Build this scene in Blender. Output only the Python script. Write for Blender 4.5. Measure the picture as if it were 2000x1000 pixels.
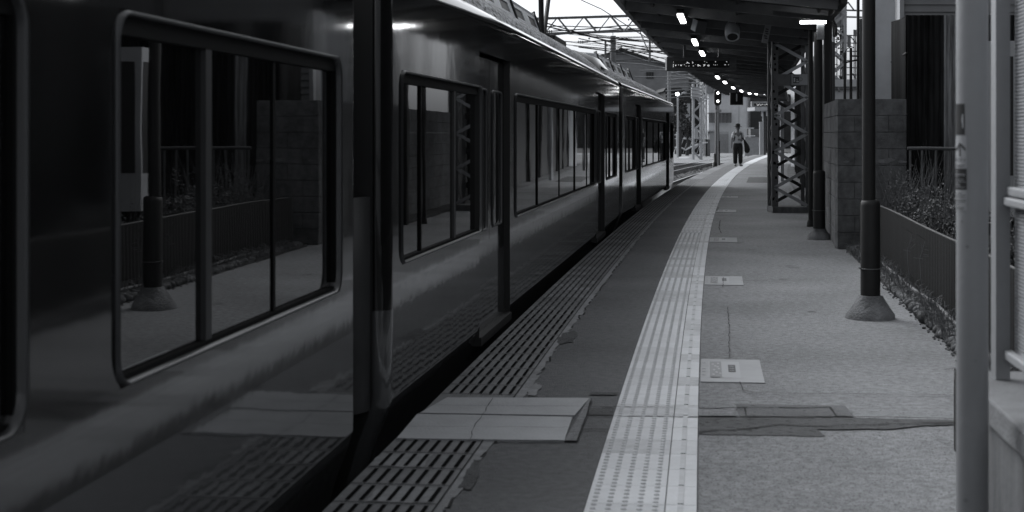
import bpy, math, random
from mathutils import Vector, Matrix
random.seed(7)
R = math.radians
sc = bpy.context.scene
for o in list(bpy.data.objects): bpy.data.objects.remove(o)

# ------------------------------------------------------------------ camera
F, EYE, HZ = 3000.0, 1.35, 262.0           # focal length in photo pixels, eye height (m), horizon row
cd = bpy.data.cameras.new('camera'); cam = bpy.data.objects.new('camera', cd)
sc.collection.objects.link(cam); sc.camera = cam
cd.sensor_width = 36; cd.lens = 54; cd.shift_y = -(500-HZ)/2000.0
cd.clip_start = .05; cd.clip_end = 3000
cam.location = (0, 0, EYE); cam.rotation_euler = (R(90), 0, 0)
cd.dof.use_dof = True; cd.dof.focus_distance = 20; cd.dof.aperture_fstop = 5.6

# ------------------------------------------------------------------ light
SUN_EL, SUN_AZ = R(40), R(322)
w = bpy.data.worlds.new('World'); sc.world = w; w.use_nodes = True
nt = w.node_tree; nt.nodes.clear()
out = nt.nodes.new('ShaderNodeOutputWorld'); bg = nt.nodes.new('ShaderNodeBackground')
sky = nt.nodes.new('ShaderNodeTexSky'); sky.sky_type = 'NISHITA'; sky.sun_disc = False
sky.sun_elevation = SUN_EL; sky.sun_rotation = SUN_AZ; sky.dust_density = 4; sky.air_density = 1.5
bw = nt.nodes.new('ShaderNodeRGBToBW')
tint = nt.nodes.new('ShaderNodeMix'); tint.data_type = 'RGBA'; tint.blend_type = 'MULTIPLY'
tint.inputs[0].default_value = 1; tint.inputs[7].default_value = (.955, .985, 1.03, 1)
nt.links.new(sky.outputs[0], bw.inputs[0]); nt.links.new(bw.outputs[0], tint.inputs[6])
nt.links.new(tint.outputs[2], bg.inputs[0]); nt.links.new(bg.outputs[0], out.inputs[0])
bg.inputs[1].default_value = .15
sl = bpy.data.lights.new('sun', 'SUN'); sl.energy = .8; sl.angle = R(40); sl.color = (1, .99, .97)
so = bpy.data.objects.new('sun', sl); sc.collection.objects.link(so)
so.rotation_euler = (R(90)-SUN_EL, 0, math.pi-SUN_AZ)
sc.view_settings.view_transform = 'Standard'; sc.view_settings.look = 'None'
sc.view_settings.exposure = 0.66; sc.view_settings.gamma = 1

# ------------------------------------------------------------------ helpers
def lin(g): return (g*.965, g*.99, g*1.03, 1)
def mat(name, g, rough=.7, noise=None, bump=None, metal=0, spec=.5, coat=0, emit=0, ior=1.5, hi=None, stretch=None, coords='Object'):
    """noise=(scale, amount 0..1), bump=(scale,strength), stretch=(x,y,z) texture scale"""
    m = bpy.data.materials.new(name); m.use_nodes = True
    n, l = m.node_tree.nodes, m.node_tree.links
    b = n['Principled BSDF']
    b.inputs['Base Color'].default_value = lin(g); b.inputs['Roughness'].default_value = rough
    b.inputs['Metallic'].default_value = metal; b.inputs['Specular IOR Level'].default_value = spec
    b.inputs['Coat Weight'].default_value = coat; b.inputs['Coat Roughness'].default_value = .02
    b.inputs['IOR'].default_value = ior
    if emit:
        b.inputs['Emission Color'].default_value = (.97, .985, 1, 1); b.inputs['Emission Strength'].default_value = emit
    if noise or bump:
        tc = n.new('ShaderNodeTexCoord'); vec = tc.outputs[coords]
        if stretch:
            mp = n.new('ShaderNodeMapping'); mp.inputs['Scale'].default_value = stretch
            l.new(vec, mp.inputs[0]); vec = mp.outputs[0]
    if noise:
        t = n.new('ShaderNodeTexNoise'); t.inputs['Scale'].default_value = noise[0]; t.inputs['Detail'].default_value = 5
        t.inputs['Roughness'].default_value = .65
        l.new(vec, t.inputs['Vector'])
        t2 = n.new('ShaderNodeTexNoise'); t2.inputs['Scale'].default_value = noise[0]*.13; t2.inputs['Detail'].default_value = 3
        l.new(vec, t2.inputs['Vector'])
        ad = n.new('ShaderNodeMath'); ad.operation = 'ADD'; l.new(t.outputs[0], ad.inputs[0]); l.new(t2.outputs[0], ad.inputs[1])
        mr = n.new('ShaderNodeMapRange'); mr.inputs[1].default_value = .72; mr.inputs[2].default_value = 1.28
        l.new(ad.outputs[0], mr.inputs[0])
        cr = n.new('ShaderNodeMix'); cr.data_type = 'RGBA'
        a = noise[1]
        cr.inputs[6].default_value = lin(g*(1-a)); cr.inputs[7].default_value = lin(hi if hi else g*(1+a))
        l.new(mr.outputs[0], cr.inputs[0]); l.new(cr.outputs[2], b.inputs['Base Color'])
    if bump:
        t = n.new('ShaderNodeTexNoise'); t.inputs['Scale'].default_value = bump[0]; t.inputs['Detail'].default_value = 3
        l.new(vec, t.inputs['Vector'])
        bp = n.new('ShaderNodeBump'); bp.inputs['Strength'].default_value = bump[1]; bp.inputs['Distance'].default_value = bump[2] if len(bump) > 2 else .01
        l.new(t.outputs[0], bp.inputs['Height']); l.new(bp.outputs[0], b.inputs['Normal'])
        if coat and len(bump) > 3: l.new(bp.outputs[0], b.inputs['Coat Normal'])
    return m

def speckle(name, g, dark, scale, thr, rough=.9, extra=.15, big=.8):
    """asphalt with dark pits: voronoi specks over a mottled ground"""
    m = mat(name, g, rough, noise=(170, extra), bump=(110, .9, .012))
    n, l = m.node_tree.nodes, m.node_tree.links
    b = n['Principled BSDF']; src = b.inputs['Base Color'].links[0].from_socket
    tc = n.new('ShaderNodeTexCoord')
    t = n.new('ShaderNodeTexNoise'); t.inputs['Scale'].default_value = scale; t.inputs['Detail'].default_value = 2
    l.new(tc.outputs['Object'], t.inputs['Vector'])
    mr = n.new('ShaderNodeMapRange'); mr.inputs[1].default_value = thr; mr.inputs[2].default_value = thr+.06
    l.new(t.outputs[0], mr.inputs[0])
    mx = n.new('ShaderNodeMix'); mx.data_type = 'RGBA'; l.new(mr.outputs[0], mx.inputs[0])
    l.new(src, mx.inputs[6]); mx.inputs[7].default_value = lin(dark)
    # wide soft stains
    t3 = n.new('ShaderNodeTexNoise'); t3.inputs['Scale'].default_value = big; t3.inputs['Detail'].default_value = 6
    l.new(tc.outputs['Object'], t3.inputs['Vector'])
    m3 = n.new('ShaderNodeMapRange'); m3.inputs[1].default_value = .35; m3.inputs[2].default_value = .7; m3.inputs[3].default_value = 1.12; m3.inputs[4].default_value = .8
    l.new(t3.outputs[0], m3.inputs[0])
    mm = n.new('ShaderNodeMix'); mm.data_type = 'RGBA'; mm.blend_type = 'MULTIPLY'; mm.inputs[0].default_value = 1
    l.new(mx.outputs[2], mm.inputs[6]); l.new(m3.outputs[0], mm.inputs[7]); l.new(mm.outputs[2], b.inputs['Base Color'])
    return m

class MB:
    def __init__(s): s.v = []; s.f = []; s.m = []; s.k = 0; s.sm = set()
    def add(s, vs, fs, smooth=False):
        o = len(s.v); s.v += [tuple(p) for p in vs]
        for f in fs:
            if smooth: s.sm.add(len(s.f))
            s.f.append(tuple(o+i for i in f)); s.m.append(s.k)
    def quad(s, *p): s.add(p, [tuple(range(len(p)))])
    def obox(s, c, ax, ay, az, sx, sy, sz):
        c = Vector(c); ax, ay, az = Vector(ax)*sx/2, Vector(ay)*sy/2, Vector(az)*sz/2
        vs = [c+i*ax+j*ay+k*az for k in (-1, 1) for j in (-1, 1) for i in (-1, 1)]
        s.add(vs, [(0, 2, 3, 1), (4, 5, 7, 6), (0, 1, 5, 4), (2, 6, 7, 3), (0, 4, 6, 2), (1, 3, 7, 5)])
    def box(s, x0, x1, y0, y1, z0, z1, rz=0, piv=None):
        s.obox(((x0+x1)/2, (y0+y1)/2, (z0+z1)/2), (1, 0, 0), (0, 1, 0), (0, 0, 1), abs(x1-x0), abs(y1-y0), abs(z1-z0))
    def rbox(s, c, sx, sy, sz, ang):     # centre, sizes, rotation about z
        a = Vector((math.cos(ang), math.sin(ang), 0)); b = Vector((-math.sin(ang), math.cos(ang), 0))
        s.obox(c, a, b, (0, 0, 1), sx, sy, sz)
    def bar(s, p, q, wd, ht):
        p, q = Vector(p), Vector(q); d = (q-p); L = d.length
        if L < 1e-6: return
        d /= L; up = Vector((0, 0, 1)) if abs(d.z) < .9 else Vector((0, 1, 0))
        x = d.cross(up).normalized(); z = x.cross(d)
        s.obox((p+q)/2, x, d, z, wd, L, ht)
    def tube(s, pts, r, n=8, cap=True):
        pts = [Vector(p) for p in pts]; rs = r if isinstance(r, (list, tuple)) else [r]*len(pts)
        rings = []
        for i, p in enumerate(pts):
            d = (pts[min(i+1, len(pts)-1)]-pts[max(i-1, 0)]).normalized()
            up = Vector((0, 0, 1)) if abs(d.z) < .9 else Vector((0, 1, 0))
            x = d.cross(up).normalized(); z = x.cross(d)
            rings.append([p+(x*math.cos(2*math.pi*k/n)+z*math.sin(2*math.pi*k/n))*rs[i] for k in range(n)])
        vs = [q for r_ in rings for q in r_]; fs = []
        for i in range(len(pts)-1):
            for k in range(n):
                fs.append((i*n+k, i*n+(k+1) % n, (i+1)*n+(k+1) % n, (i+1)*n+k))
        s.add(vs, fs, True)
        if cap:
            s.add(rings[0], [tuple(reversed(range(n)))]); s.add(rings[-1], [tuple(range(n))])
    def lathe(s, c, prof, n=24, jit=0):
        c = Vector(c); vs = []; fs = []
        for (r, z) in prof:
            for k in range(n):
                a = 2*math.pi*k/n; rr = r*(1+jit*math.sin(a*3+z*20)+jit*.6*math.sin(a*5+1)) if jit else r
                vs.append(c+Vector((rr*math.cos(a), rr*math.sin(a), z)))
        for i in range(len(prof)-1):
            for k in range(n): fs.append((i*n+k, i*n+(k+1) % n, (i+1)*n+(k+1) % n, (i+1)*n+k))
        s.add(vs, fs, True)
        s.add(vs[-n:], [tuple(range(n))]); s.add(vs[:n], [tuple(reversed(range(n)))])
    def prism(s, poly, z0, z1):
        n = len(poly); vs = [(x, y, z0) for x, y in poly]+[(x, y, z1) for x, y in poly]
        s.add(vs, [tuple(reversed(range(n))), tuple(range(n, 2*n))]+[(i, (i+1) % n, n+(i+1) % n, n+i) for i in range(n)])
    def build(s, name, mats, parent=None, origin=None, local=False, bevel=0):
        me = bpy.data.meshes.new(name)
        vs = [Vector(p) for p in s.v]
        if parent is not None:
            if not local:
                inv = parent_matrix(parent).inverted(); vs = [inv @ p for p in vs]
        else:
            if origin is None:
                xs = [p.x for p in vs]; ys = [p.y for p in vs]
                origin = ((min(xs)+max(xs))/2, (min(ys)+max(ys))/2, min(p.z for p in vs))
            origin = Vector(origin); vs = [p-origin for p in vs]
        me.from_pydata([tuple(p) for p in vs], [], s.f)
        if not isinstance(mats, (list, tuple)): mats = [mats]
        for m_ in mats: me.materials.append(m_)
        for i, p in enumerate(me.polygons):
            p.material_index = s.m[i]
            if i in s.sm: p.use_smooth = True
        me.update()
        o = bpy.data.objects.new(name, me); sc.collection.objects.link(o)
        if parent is not None: o.parent = parent
        else: o.location = origin
        if bevel:
            b = o.modifiers.new('bevel', 'BEVEL'); b.width = bevel; b.segments = 2; b.limit_method = 'ANGLE'
        return o

def parent_matrix(p):
    m = Matrix.Translation(p.location) @ p.rotation_euler.to_matrix().to_4x4()
    if p.parent is not None: m = parent_matrix(p.parent) @ m
    return m
def tag(o, label=None, cat=None, group=None, kind=None):
    if label: o['label'] = label
    if cat: o['category'] = cat
    if group: o['group'] = group
    if kind: o['kind'] = kind
    return o
def thing(name, loc, label, cat, group=None, rz=0):
    o = bpy.data.objects.new(name, None); sc.collection.objects.link(o); o.empty_display_size = .2
    o.location = loc; o.rotation_euler = (0, 0, rz); return tag(o, label, cat, group)
def struct(o): o['kind'] = 'structure'; return o
def copy_tree(o, parent=None):
    c = o.copy(); sc.collection.objects.link(c); c.parent = parent
    for ch in list(o.children): copy_tree(ch, c)
    return c
def text_mesh(body, size, name, m, parent, origin, ax, az, extrude=.001):
    """lettering laid in the plane spanned by ax (reading direction) and az (up)"""
    cu = bpy.data.curves.new(name, 'FONT'); cu.body = body; cu.size = size; cu.extrude = extrude; cu.align_x = 'CENTER'; cu.align_y = 'CENTER'
    ob = bpy.data.objects.new('t', cu); sc.collection.objects.link(ob)
    dg = bpy.context.evaluated_depsgraph_get(); dg.update()
    me = bpy.data.meshes.new_from_object(ob.evaluated_get(dg)); bpy.data.objects.remove(ob)
    ax = Vector(ax).normalized(); az = Vector(az).normalized(); ny = ax.cross(az)
    M = Matrix((ax, az, ny)).transposed().to_4x4(); M.translation = Vector(origin)
    me.transform(M)
    if parent is not None: me.transform(parent_matrix(parent).inverted())
    me.materials.clear(); me.materials.append(m); me.name = name
    o = bpy.data.objects.new(name, me); sc.collection.objects.link(o)
    if parent is not None: o.parent = parent
    return o

# track alignment: tactile strip's left edge, X as a function of distance d
C3 = (-1.16647954e-06, 6.72035856e-04, 1.14957382e-01, -3.94200993e-01)
def Xt(d):
    f = lambda t: ((C3[0]*t+C3[1])*t+C3[2])*t+C3[3]
    g = lambda t: (3*C3[0]*t+2*C3[1])*t+C3[2]
    if d > 110: return f(110)+g(110)*(d-110)
    if d < 2: return f(2)+g(2)*(d-2)
    return f(d)
def dX(d): return (Xt(d+.05)-Xt(d-.05))/.1
def P(d, u, z=0):
    g = dX(d); n = math.hypot(1, g); return Vector((Xt(d)+u/n, d-u*g/n, z))
def ang(d): return -math.atan(dX(d))            # heading as rotation about z (local y along track)
def G(x, y, z=0):                                # photo pixel -> point on the level z
    D = F*(EYE-z)/(y-HZ); return Vector(((x-1000)/F*D, D, z))
def S(x, y, D): return Vector(((x-1000)/F*D, D, EYE-(y-HZ)/F*D))   # photo pixel at a known distance
def strip(mb, d0, d1, u0, u1, z, step=1.0):
    n = max(1, int(math.ceil((d1-d0)/step)))
    for i in range(n):
        a = d0+(d1-d0)*i/n; b = d0+(d1-d0)*(i+1)/n
        mb.quad(P(a, u0, z), P(a, u1, z), P(b, u1, z), P(b, u0, z))
def slab(mb, d0, d1, u0, u1, z0, z1, step=1.0):
    n = max(1, int(math.ceil((d1-d0)/step)))
    for i in range(n):
        a = d0+(d1-d0)*i/n; b = d0+(d1-d0)*(i+1)/n
        q = [P(a, u0, z0), P(a, u1, z0), P(b, u1, z0), P(b, u0, z0), P(a, u0, z1), P(a, u1, z1), P(b, u1, z1), P(b, u0, z1)]
        fs = [(0, 3, 2, 1), (4, 5, 6, 7), (1, 2, 6, 5), (0, 4, 7, 3)]
        if i == 0: fs.append((0, 1, 5, 4))
        if i == n-1: fs.append((3, 7, 6, 2))
        mb.add(q, fs)

# ------------------------------------------------------------------ materials
M = {}
M['asph_r'] = speckle('asphalt_light', .215, .07, 70, .61, extra=.35)
M['asph_n'] = speckle('asphalt_coarse', .235, .06, 80, .58, extra=.35, big=1.5)
M['asph_l'] = speckle('asphalt_smooth', .125, .07, 30, .68, extra=.25)
M['asph_d'] = speckle('asphalt_patch_dark', .085, .03, 25, .6, extra=.25, big=3)
M['asph_m'] = speckle('asphalt_patch_mid', .13, .05, 25, .62, extra=.2, big=2)
M['crack'] = mat('crack', .012, .95)
M['slabc'] = mat('pale_concrete', .36, .75, noise=(6, .12), bump=(60, .3))
M['edge'] = mat('edge_concrete', .15, .75, noise=(9, .3), bump=(80, .4))
M['edge2'] = mat('edge_concrete_wear', .21, .75, noise=(12, .35), bump=(80, .4))
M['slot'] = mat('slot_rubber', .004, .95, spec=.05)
M['tile'] = mat('tactile_tile', .52, .6, noise=(14, .1), bump=(90, .2))
M['tile2'] = mat('tactile_tile_paler', .57, .6, noise=(14, .1), bump=(90, .2))
M['tile3'] = mat('tactile_tile_soiled', .45, .65, noise=(11, .22), bump=(90, .3))
M['dot'] = mat('tactile_dot', .46, .6, noise=(30, .15))
M['conc'] = mat('concrete', .16, .85, noise=(5, .3), bump=(70, .5))
M['concf'] = mat('footing_concrete', .17, .9, noise=(9, .5), bump=(60, .8, .02))
M['concd'] = mat('concrete_stained', .12, .85, noise=(3, .6), bump=(60, .5), stretch=(3, 3, .7))
M['ball'] = mat('ballast', .07, .95, noise=(30, .8), bump=(25, 1, .05))
M['soil'] = mat('soil', .035, .95, noise=(20, .5), bump=(30, 1, .03))
M['rail'] = mat('rail_steel', .45, .28, metal=1)
M['railw'] = mat('rail_web', .04, .8)
M['up'] = mat('train_upper', .006, .06, bump=(2.2, .014, .05))
M['low'] = mat('train_lower', .06, .055, ior=1.7, bump=(2.6, .032, .05))
M['stripe'] = mat('train_stripe', .008, .085, bump=(3.4, .03, .05))
M['guard'] = mat('guard_panel', .04, .4, spec=.3, noise=(4, .2))
M['under'] = mat('underframe', .012, .7)
M['roof'] = speckle('train_roof', .62, .04, 26, .49, extra=.3)
M['gutter'] = mat('gutter', .22, .35, metal=.3)
M['glass'] = mat('dark_glass', .004, .015, spec=.5, ior=1.75, bump=(1.1, .012, .05))
M['rub'] = mat('black_rubber', .005, .7, spec=.1)
M['mull'] = mat('mullion_paint', .025, .5)
M['alu'] = mat('satin_aluminium', .05, .3, metal=.4)
M['ac'] = mat('roof_unit_paint', .72, .5, noise=(8, .12))
M['blk'] = mat('black_paint', .010, .5)
M['dk'] = mat('dark_metal', .009, .65, noise=(6, .3))
M['steel'] = mat('painted_steel', .10, .55, noise=(5, .3))
M['steell'] = mat('light_painted_steel', .24, .55, noise=(5, .2))
M['roofu'] = mat('canopy_underside', .045, .8, noise=(2, .3))
M['white'] = mat('white_paint', .55, .6, noise=(3, .12))
M['pale'] = mat('pale_post_paint', .27, .55, noise=(2, .12), bump=(40, .1))
M['wallw'] = mat('pale_wall', .36, .85, noise=(1.5, .15))
M['wallg'] = mat('grey_wall', .22, .85, noise=(1.5, .2))
M['walld'] = mat('dark_wall', .04, .85, noise=(1.5, .3))
M['char'] = mat('charred_sheet', .006, .9, spec=.08, noise=(6, .7), stretch=(6, 6, .35), hi=.03)
M['rustw'] = mat('weathered_sheet', .03, .8, noise=(5, .9), stretch=(7, 7, .45), hi=.36)
M['block'] = mat('concrete_block', .11, .9, noise=(9, .55), bump=(90, .6, .01))
M['stone'] = mat('kerb_stone', .10, .95, noise=(14, .7), bump=(30, .6, .02))
M['fencec'] = mat('dark_fence_sheet', .009, .6, noise=(6, .3))
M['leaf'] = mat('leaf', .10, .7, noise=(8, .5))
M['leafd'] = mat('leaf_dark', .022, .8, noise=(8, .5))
M['straw'] = mat('dry_grass', .13, .8)
M['bark'] = mat('bark', .04, .9)
M['lamp'] = mat('lamp_tube', .8, .5, emit=11)
M['lampf'] = mat('lamp_far', .8, .5, emit=5)
M['led'] = mat('led_dots', .6, .5, emit=.62)
M['ledb'] = mat('led_screen', .004, .3)
M['sign'] = mat('sign_face', .33, .6)
M['signd'] = mat('sign_dark', .03, .5)
M['ink'] = mat('ink', .05, .6)
M['ink2'] = mat('ink_soft', .20, .6)
M['stick'] = mat('floor_sign_face', .32, .7, noise=(9, .08))
M['stick2'] = mat('floor_sign_border', .37, .7)
M['skin'] = mat('skin', .14, .6)
M['shirt'] = mat('shirt', .5, .8)
M['cloth'] = mat('dark_cloth', .012, .9)
M['shoe'] = mat('shoe', .02, .6)

# ------------------------------------------------------------------ ground
mb = MB(); mb.quad((-900, -300, -1.05), (900, -300, -1.05), (900, 1500, -1.05), (-900, 1500, -1.05)); struct(mb.build('ground', M['soil']))
mb = MB(); strip(mb, -14, 118, -9.0, -.95, -.95, 2); struct(mb.build('ballast', M['ball']))
# ballast stones scattered where the bed shows past the train
mb = MB()
for i in range(5200):
    d = random.uniform(41, 112); u = random.uniform(-7.5, -1.0); r = random.uniform(.03, .07)
    c = P(d, u, -.94+r*.4); q = [c+Vector((random.uniform(-r, r), random.uniform(-r, r), random.uniform(-r*.5, r))) for _ in range(4)]
    mb.add(q, [(0, 1, 2), (0, 2, 3), (0, 3, 1), (1, 3, 2)])
tag(mb.build('ballast_stones', M['ball']), 'loose stones between the rails beyond the train', 'gravel', kind='stuff')
# platform slab: body then surface sheets
mb = MB(); slab(mb, -14, 100, -.925, 2.06, -1.0, -.004, 2); struct(mb.build('platform', M['conc']))
mb = MB(); strip(mb, 6.62, 100, .40, 2.05, 0, 1); strip(mb, -14, 6.62, .40, 4.5, 0, 1); struct(mb.build('platform_surface', M['asph_r']))
mb = MB(); strip(mb, -14, 100, -.53, 0, 0, 1); struct(mb.build('platform_edge_surface', M['asph_l']))
mb = MB(); mb.quad(P(2, .405, .003), P(2, 1.9, .003), G(1880, 838, .003), G(1700, 842, .003), G(1600, 851, .003), G(1365, 848, .003)); struct(mb.build('platform_surface_coarse', M['asph_n']))
def wobble(poly, amp, n=6):
    o = []
    for i in range(len(poly)):
        a, b = Vector(poly[i]), Vector(poly[(i+1) % len(poly)])
        for k in range(n):
            t = k/n; p = a.lerp(b, t)
            if k: p = p+Vector((random.uniform(-amp, amp), random.uniform(-amp, amp)*2.5, 0))
            o.append(p)
    return o
def patch(name, px, m, z=.006, amp=.004):
    mb = MB(); mb.add(wobble([G(x, y, z) for x, y in px], amp), [tuple(range(len(px)*6))]); return struct(mb.build(name, m))
patch('asphalt_patch_dark', [(1364, 848), (1480, 850), (1612, 852), (1595, 838), (1740, 838), (1800, 831), (1868, 829), (1868, 820), (1750, 818), (1680, 816), (1580, 815), (1500, 815), (1364, 815)], M['asph_d'])
patch('asphalt_patch_trench', [(1444, 813.4), (1668, 813.4), (1650, 792), (1436, 789)], M['asph_m'], .007, .002)
patch('asphalt_patch_band', [(1364, 812), (1440, 812), (1434, 798), (1364, 797)], M['asph_r'], .008, .001)
patch('asphalt_patch_left', [(1144, 810), (1196, 810), (1200, 796), (1150, 796)], M['asph_d'], .006, .002)
patch('asphalt_patch_seam', [(1150, 771), (1205, 771), (1208, 766), (1156, 766)], M['asph_d'], .006, .002)
patch('asphalt_patch_crumbled', [(1090, 672), (1118, 668), (1130, 652), (1122, 646), (1100, 650), (1090, 660)], M['asph_d'], .006, .01)
patch('asphalt_patch_crumbled', [(893, 952), (922, 955), (936, 925), (938, 898), (925, 897), (908, 928)], M['asph_d'], .006, .006)
patch('asphalt_patch_worn', [(1030, 772), (1046, 772), (1058, 752), (1045, 748), (1032, 758)], M['edge2'], .006, .006)
# far repairs and seams under the canopy
patch('asphalt_patch_far', [(1462, 346), (1511, 346), (1511, 357), (1458, 357)], M['asph_d'], .006, .01)
patch('asphalt_patch_far', [(1366, 404), (1405, 404), (1400, 412), (1355, 412)], M['asph_l'], .0062, .01)
def crack(pts, wd=.008, z=.010):
    mb = MB()
    q = []
    for i in range(len(pts)-1):
        a, b = G(*pts[i], z), G(*pts[i+1], z)
        n = max(2, int((b-a).length/.08))
        for k in range(n): q.append(a.lerp(b, k/n)+Vector((random.uniform(-.004, .004), random.uniform(-.012, .012), 0)))
    q.append(G(*pts[-1], z))
    for a, b in zip(q, q[1:]):
        d = (b-a).normalized(); s = Vector((-d.y, d.x, 0))*wd/2*random.uniform(.5, 1.4)
        mb.quad(a-s, b-s, b+s, a+s)
    return struct(mb.build('pavement_crack', M['crack']))
for c, wd in (([(1445, 745), (1452, 762), (1480, 767), (1600, 768), (1868, 771)], .007), ([(1364, 797), (1620, 795), (1632, 812), (1868, 818)], .012),
              ([(1455, 797), (1458, 812), (1500, 813), (1590, 816)], .009), ([(1421, 600), (1424, 640), (1424, 700)], .004), ([(1364, 842), (1440, 838), (1520, 829), (1590, 832), (1640, 830), (1868, 824)], .012),
              ([(1144, 794), (1196, 795)], .012), ([(1134, 811), (1196, 811.5)], .012), ([(1128, 838), (1188, 838)], .014),
              ([(1413, 540), (1412, 560)], .005), ([(1407, 430), (1404, 445), (1409, 455)], .012), ([(1845, 722), (1868, 718)], .01),
              ([(1448, 548), (1500, 547)], .008), ([(1372, 352), (1510, 352)], .05), ([(1440, 338), (1500, 338)], .04)): crack(c, wd)
M['stain'] = mat('stain', .175, .95, noise=(40, .4))
for i in range(12):
    rr = random.Random(i+40); d_ = rr.uniform(6, 30); u_ = rr.uniform(.6, 1.85); c_ = P(d_, u_, .0045); q_ = rr.uniform(.02, .11)
    mb = MB(); mb.add([c_+Vector((q_*rr.uniform(.5, 1)*math.cos(a), q_*rr.uniform(.8, 2.2)*math.sin(a), .0001*i)) for a in [k*math.pi/6 for k in range(12)]], [tuple(range(12))]); struct(mb.build('pavement_stain', M['stain']))
# edge paving with anti-slip slots
mb = MB(); strip(mb, -14, 46, -.925, -.535, .004, .5); struct(mb.build('platform_edge_tiles', M['edge']))
mb = MB(); mbf = MB(); wear = MB(); seam = MB()
M['slotf'] = mat('slot_far_pale', .045, .95, spec=.05)  # far slots paler: weaker contrast with distance put into the colour
nrow = 0; d = 2.0
while d < 46:
    if not (6.75 < d < 7.85):
        for j in range(7):
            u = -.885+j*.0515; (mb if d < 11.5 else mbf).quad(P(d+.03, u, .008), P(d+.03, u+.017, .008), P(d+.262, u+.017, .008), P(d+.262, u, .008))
        if random.random() < .3 and d < 25:
            a, b = random.choice(((-.92, -.7), (-.8, -.56), (-.9, -.54)))
            pts = [P(d+.02, a, .006), P(d+.02, b, .006), P(d+.27, b, .006), P(d+.27, a, .006)]
            wear.add(wobble(pts, .006), [tuple(range(24))])
        seam.quad(P(d-.004, -.925, .0075), P(d-.004, -.535, .0075), P(d+.004, -.535, .0075), P(d+.004, -.925, .0075))
    d += .2925
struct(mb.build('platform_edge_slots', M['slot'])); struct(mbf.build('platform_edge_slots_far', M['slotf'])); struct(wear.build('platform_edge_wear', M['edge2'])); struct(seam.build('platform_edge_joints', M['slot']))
# broken mortar strip between edge tiles and asphalt
mb = MB(); mk = MB()
d = 2.0
while d < 40:
    st = random.uniform(.08, .22)
    a, b = random.uniform(-.505, -.478), random.uniform(-.505, -.478)
    mb.quad(P(d, -.532, .005), P(d, a, .005), P(d+st, b, .005), P(d+st, -.532, .005))
    if random.random() < .5: mk.quad(P(d, a, .0055), P(d, a+.014, .0055), P(d+st*.8, b+.012, .0055), P(d+st*.8, b, .0055))
    mk.quad(P(d, -.536, .009), P(d, -.530, .009), P(d+st, -.530, .009), P(d+st, -.536, .009))
    d += st
struct(mb.build('platform_mortar', M['edge2'])); struct(mk.build('platform_mortar_crack', M['crack']))
# pale ramp slabs
mb = MB()
for px in ([(775, 855.5), (1102, 860), (1118, 814), (815, 808)], [(820, 806), (1122, 811), (1151, 777), (873, 776)]):
    a = [G(x, y, .012) for x, y in px]; mb.add(a+[p-Vector((0, 0, .03)) for p in a], [(0, 1, 2, 3), (0, 4, 5, 1), (1, 5, 6, 2), (2, 6, 7, 3), (3, 7, 4, 0)])
tag(mb.build('ramp_slab', M['slabc']), 'pale concrete boarding slab let into the platform edge beside the train', 'slab')
mb = MB()
for px in ([(1102, 860), (1128, 860), (1156, 777), (1150, 777)],): mb.add([G(x, y, .011) for x, y in px], [(0, 1, 2, 3)])
struct(mb.build('slab_border', M['asph_r']))
for c, wd in (([(918, 858), (925, 835), (955, 790), (963, 777)], .003), ([(790, 832), (1112, 834)], .003), ([(845, 791), (1136, 793)], .003), ([(817, 807), (1130, 812.5)], .014), ([(775, 856.5), (1130, 861)], .008), ([(1128, 860), (1145, 812), (1155, 777)], .006)): crack(c, wd, .0135)
# tactile paving
mb = MB(); strip(mb, -8, 100, -.003, .403, .002, 1); struct(mb.build('tactile_bed', M['crack']))
ta, tb_, tc_, dots = MB(), MB(), MB(), MB()
d = 1.2; i = 0
while d < 99:
    L = .2925 if d < 40 else 1.17
    g_ = .0018 if d < 40 else .004
    if 1:
        t = random.choice((ta, ta, tb_, tb_, tc_))
        slab(t, d+g_, d+L-g_, .002, .285, .002, .010, 2)
        t = random.choice((ta, tb_, tb_, tc_))
        slab(t, d+g_+.01, d+L-g_+.01, .289, .40, .002, .009, 2)
    i += 1; d += L
d = 1.2
def frust(mb, c, r0, r1, h, n=8):
    vs = [c+Vector((r0*math.cos(6.283*k/n), r0*math.sin(6.283*k/n), 0)) for k in range(n)]+[c+Vector((r1*math.cos(6.283*k/n), r1*math.sin(6.283*k/n), h)) for k in range(n)]
    mb.add(vs, [tuple(range(n, 2*n))]+[(k, (k+1) % n, n+(k+1) % n, n+k) for k in range(n)], True)
while d < 20.6:
    for a in range(5):
        for b in range(5): frust(dots, P(d+.029+b*.0585, .030+a*.0555, .010), .0125, .0085, .005)
    slab(dots, d+.02, d+.29, .331, .352, .009, .0125, 1); d += .2925
struct(ta.build('tactile_paving', M['tile'])); struct(tb_.build('tactile_paving_paler', M['tile2'])); struct(tc_.build('tactile_paving_soiled', M['tile3'])); struct(dots.build('tactile_studs', M['dot']))
bars = MB(); d = 20.8
while d < 70:
    for a in range(5): slab(bars, d+.02, d+.56, .022+a*.055, .046+a*.055, .010, .016, 1)
    slab(bars, d+.02, d+.56, .335, .355, .009, .014, 1); d += .585
struct(bars.build('tactile_bars', M['tile2']))
for c in ([(1196, 794), (1315, 795.5)], [(1192, 812), (1362, 814)]): crack(c, .012, .0115)
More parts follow.
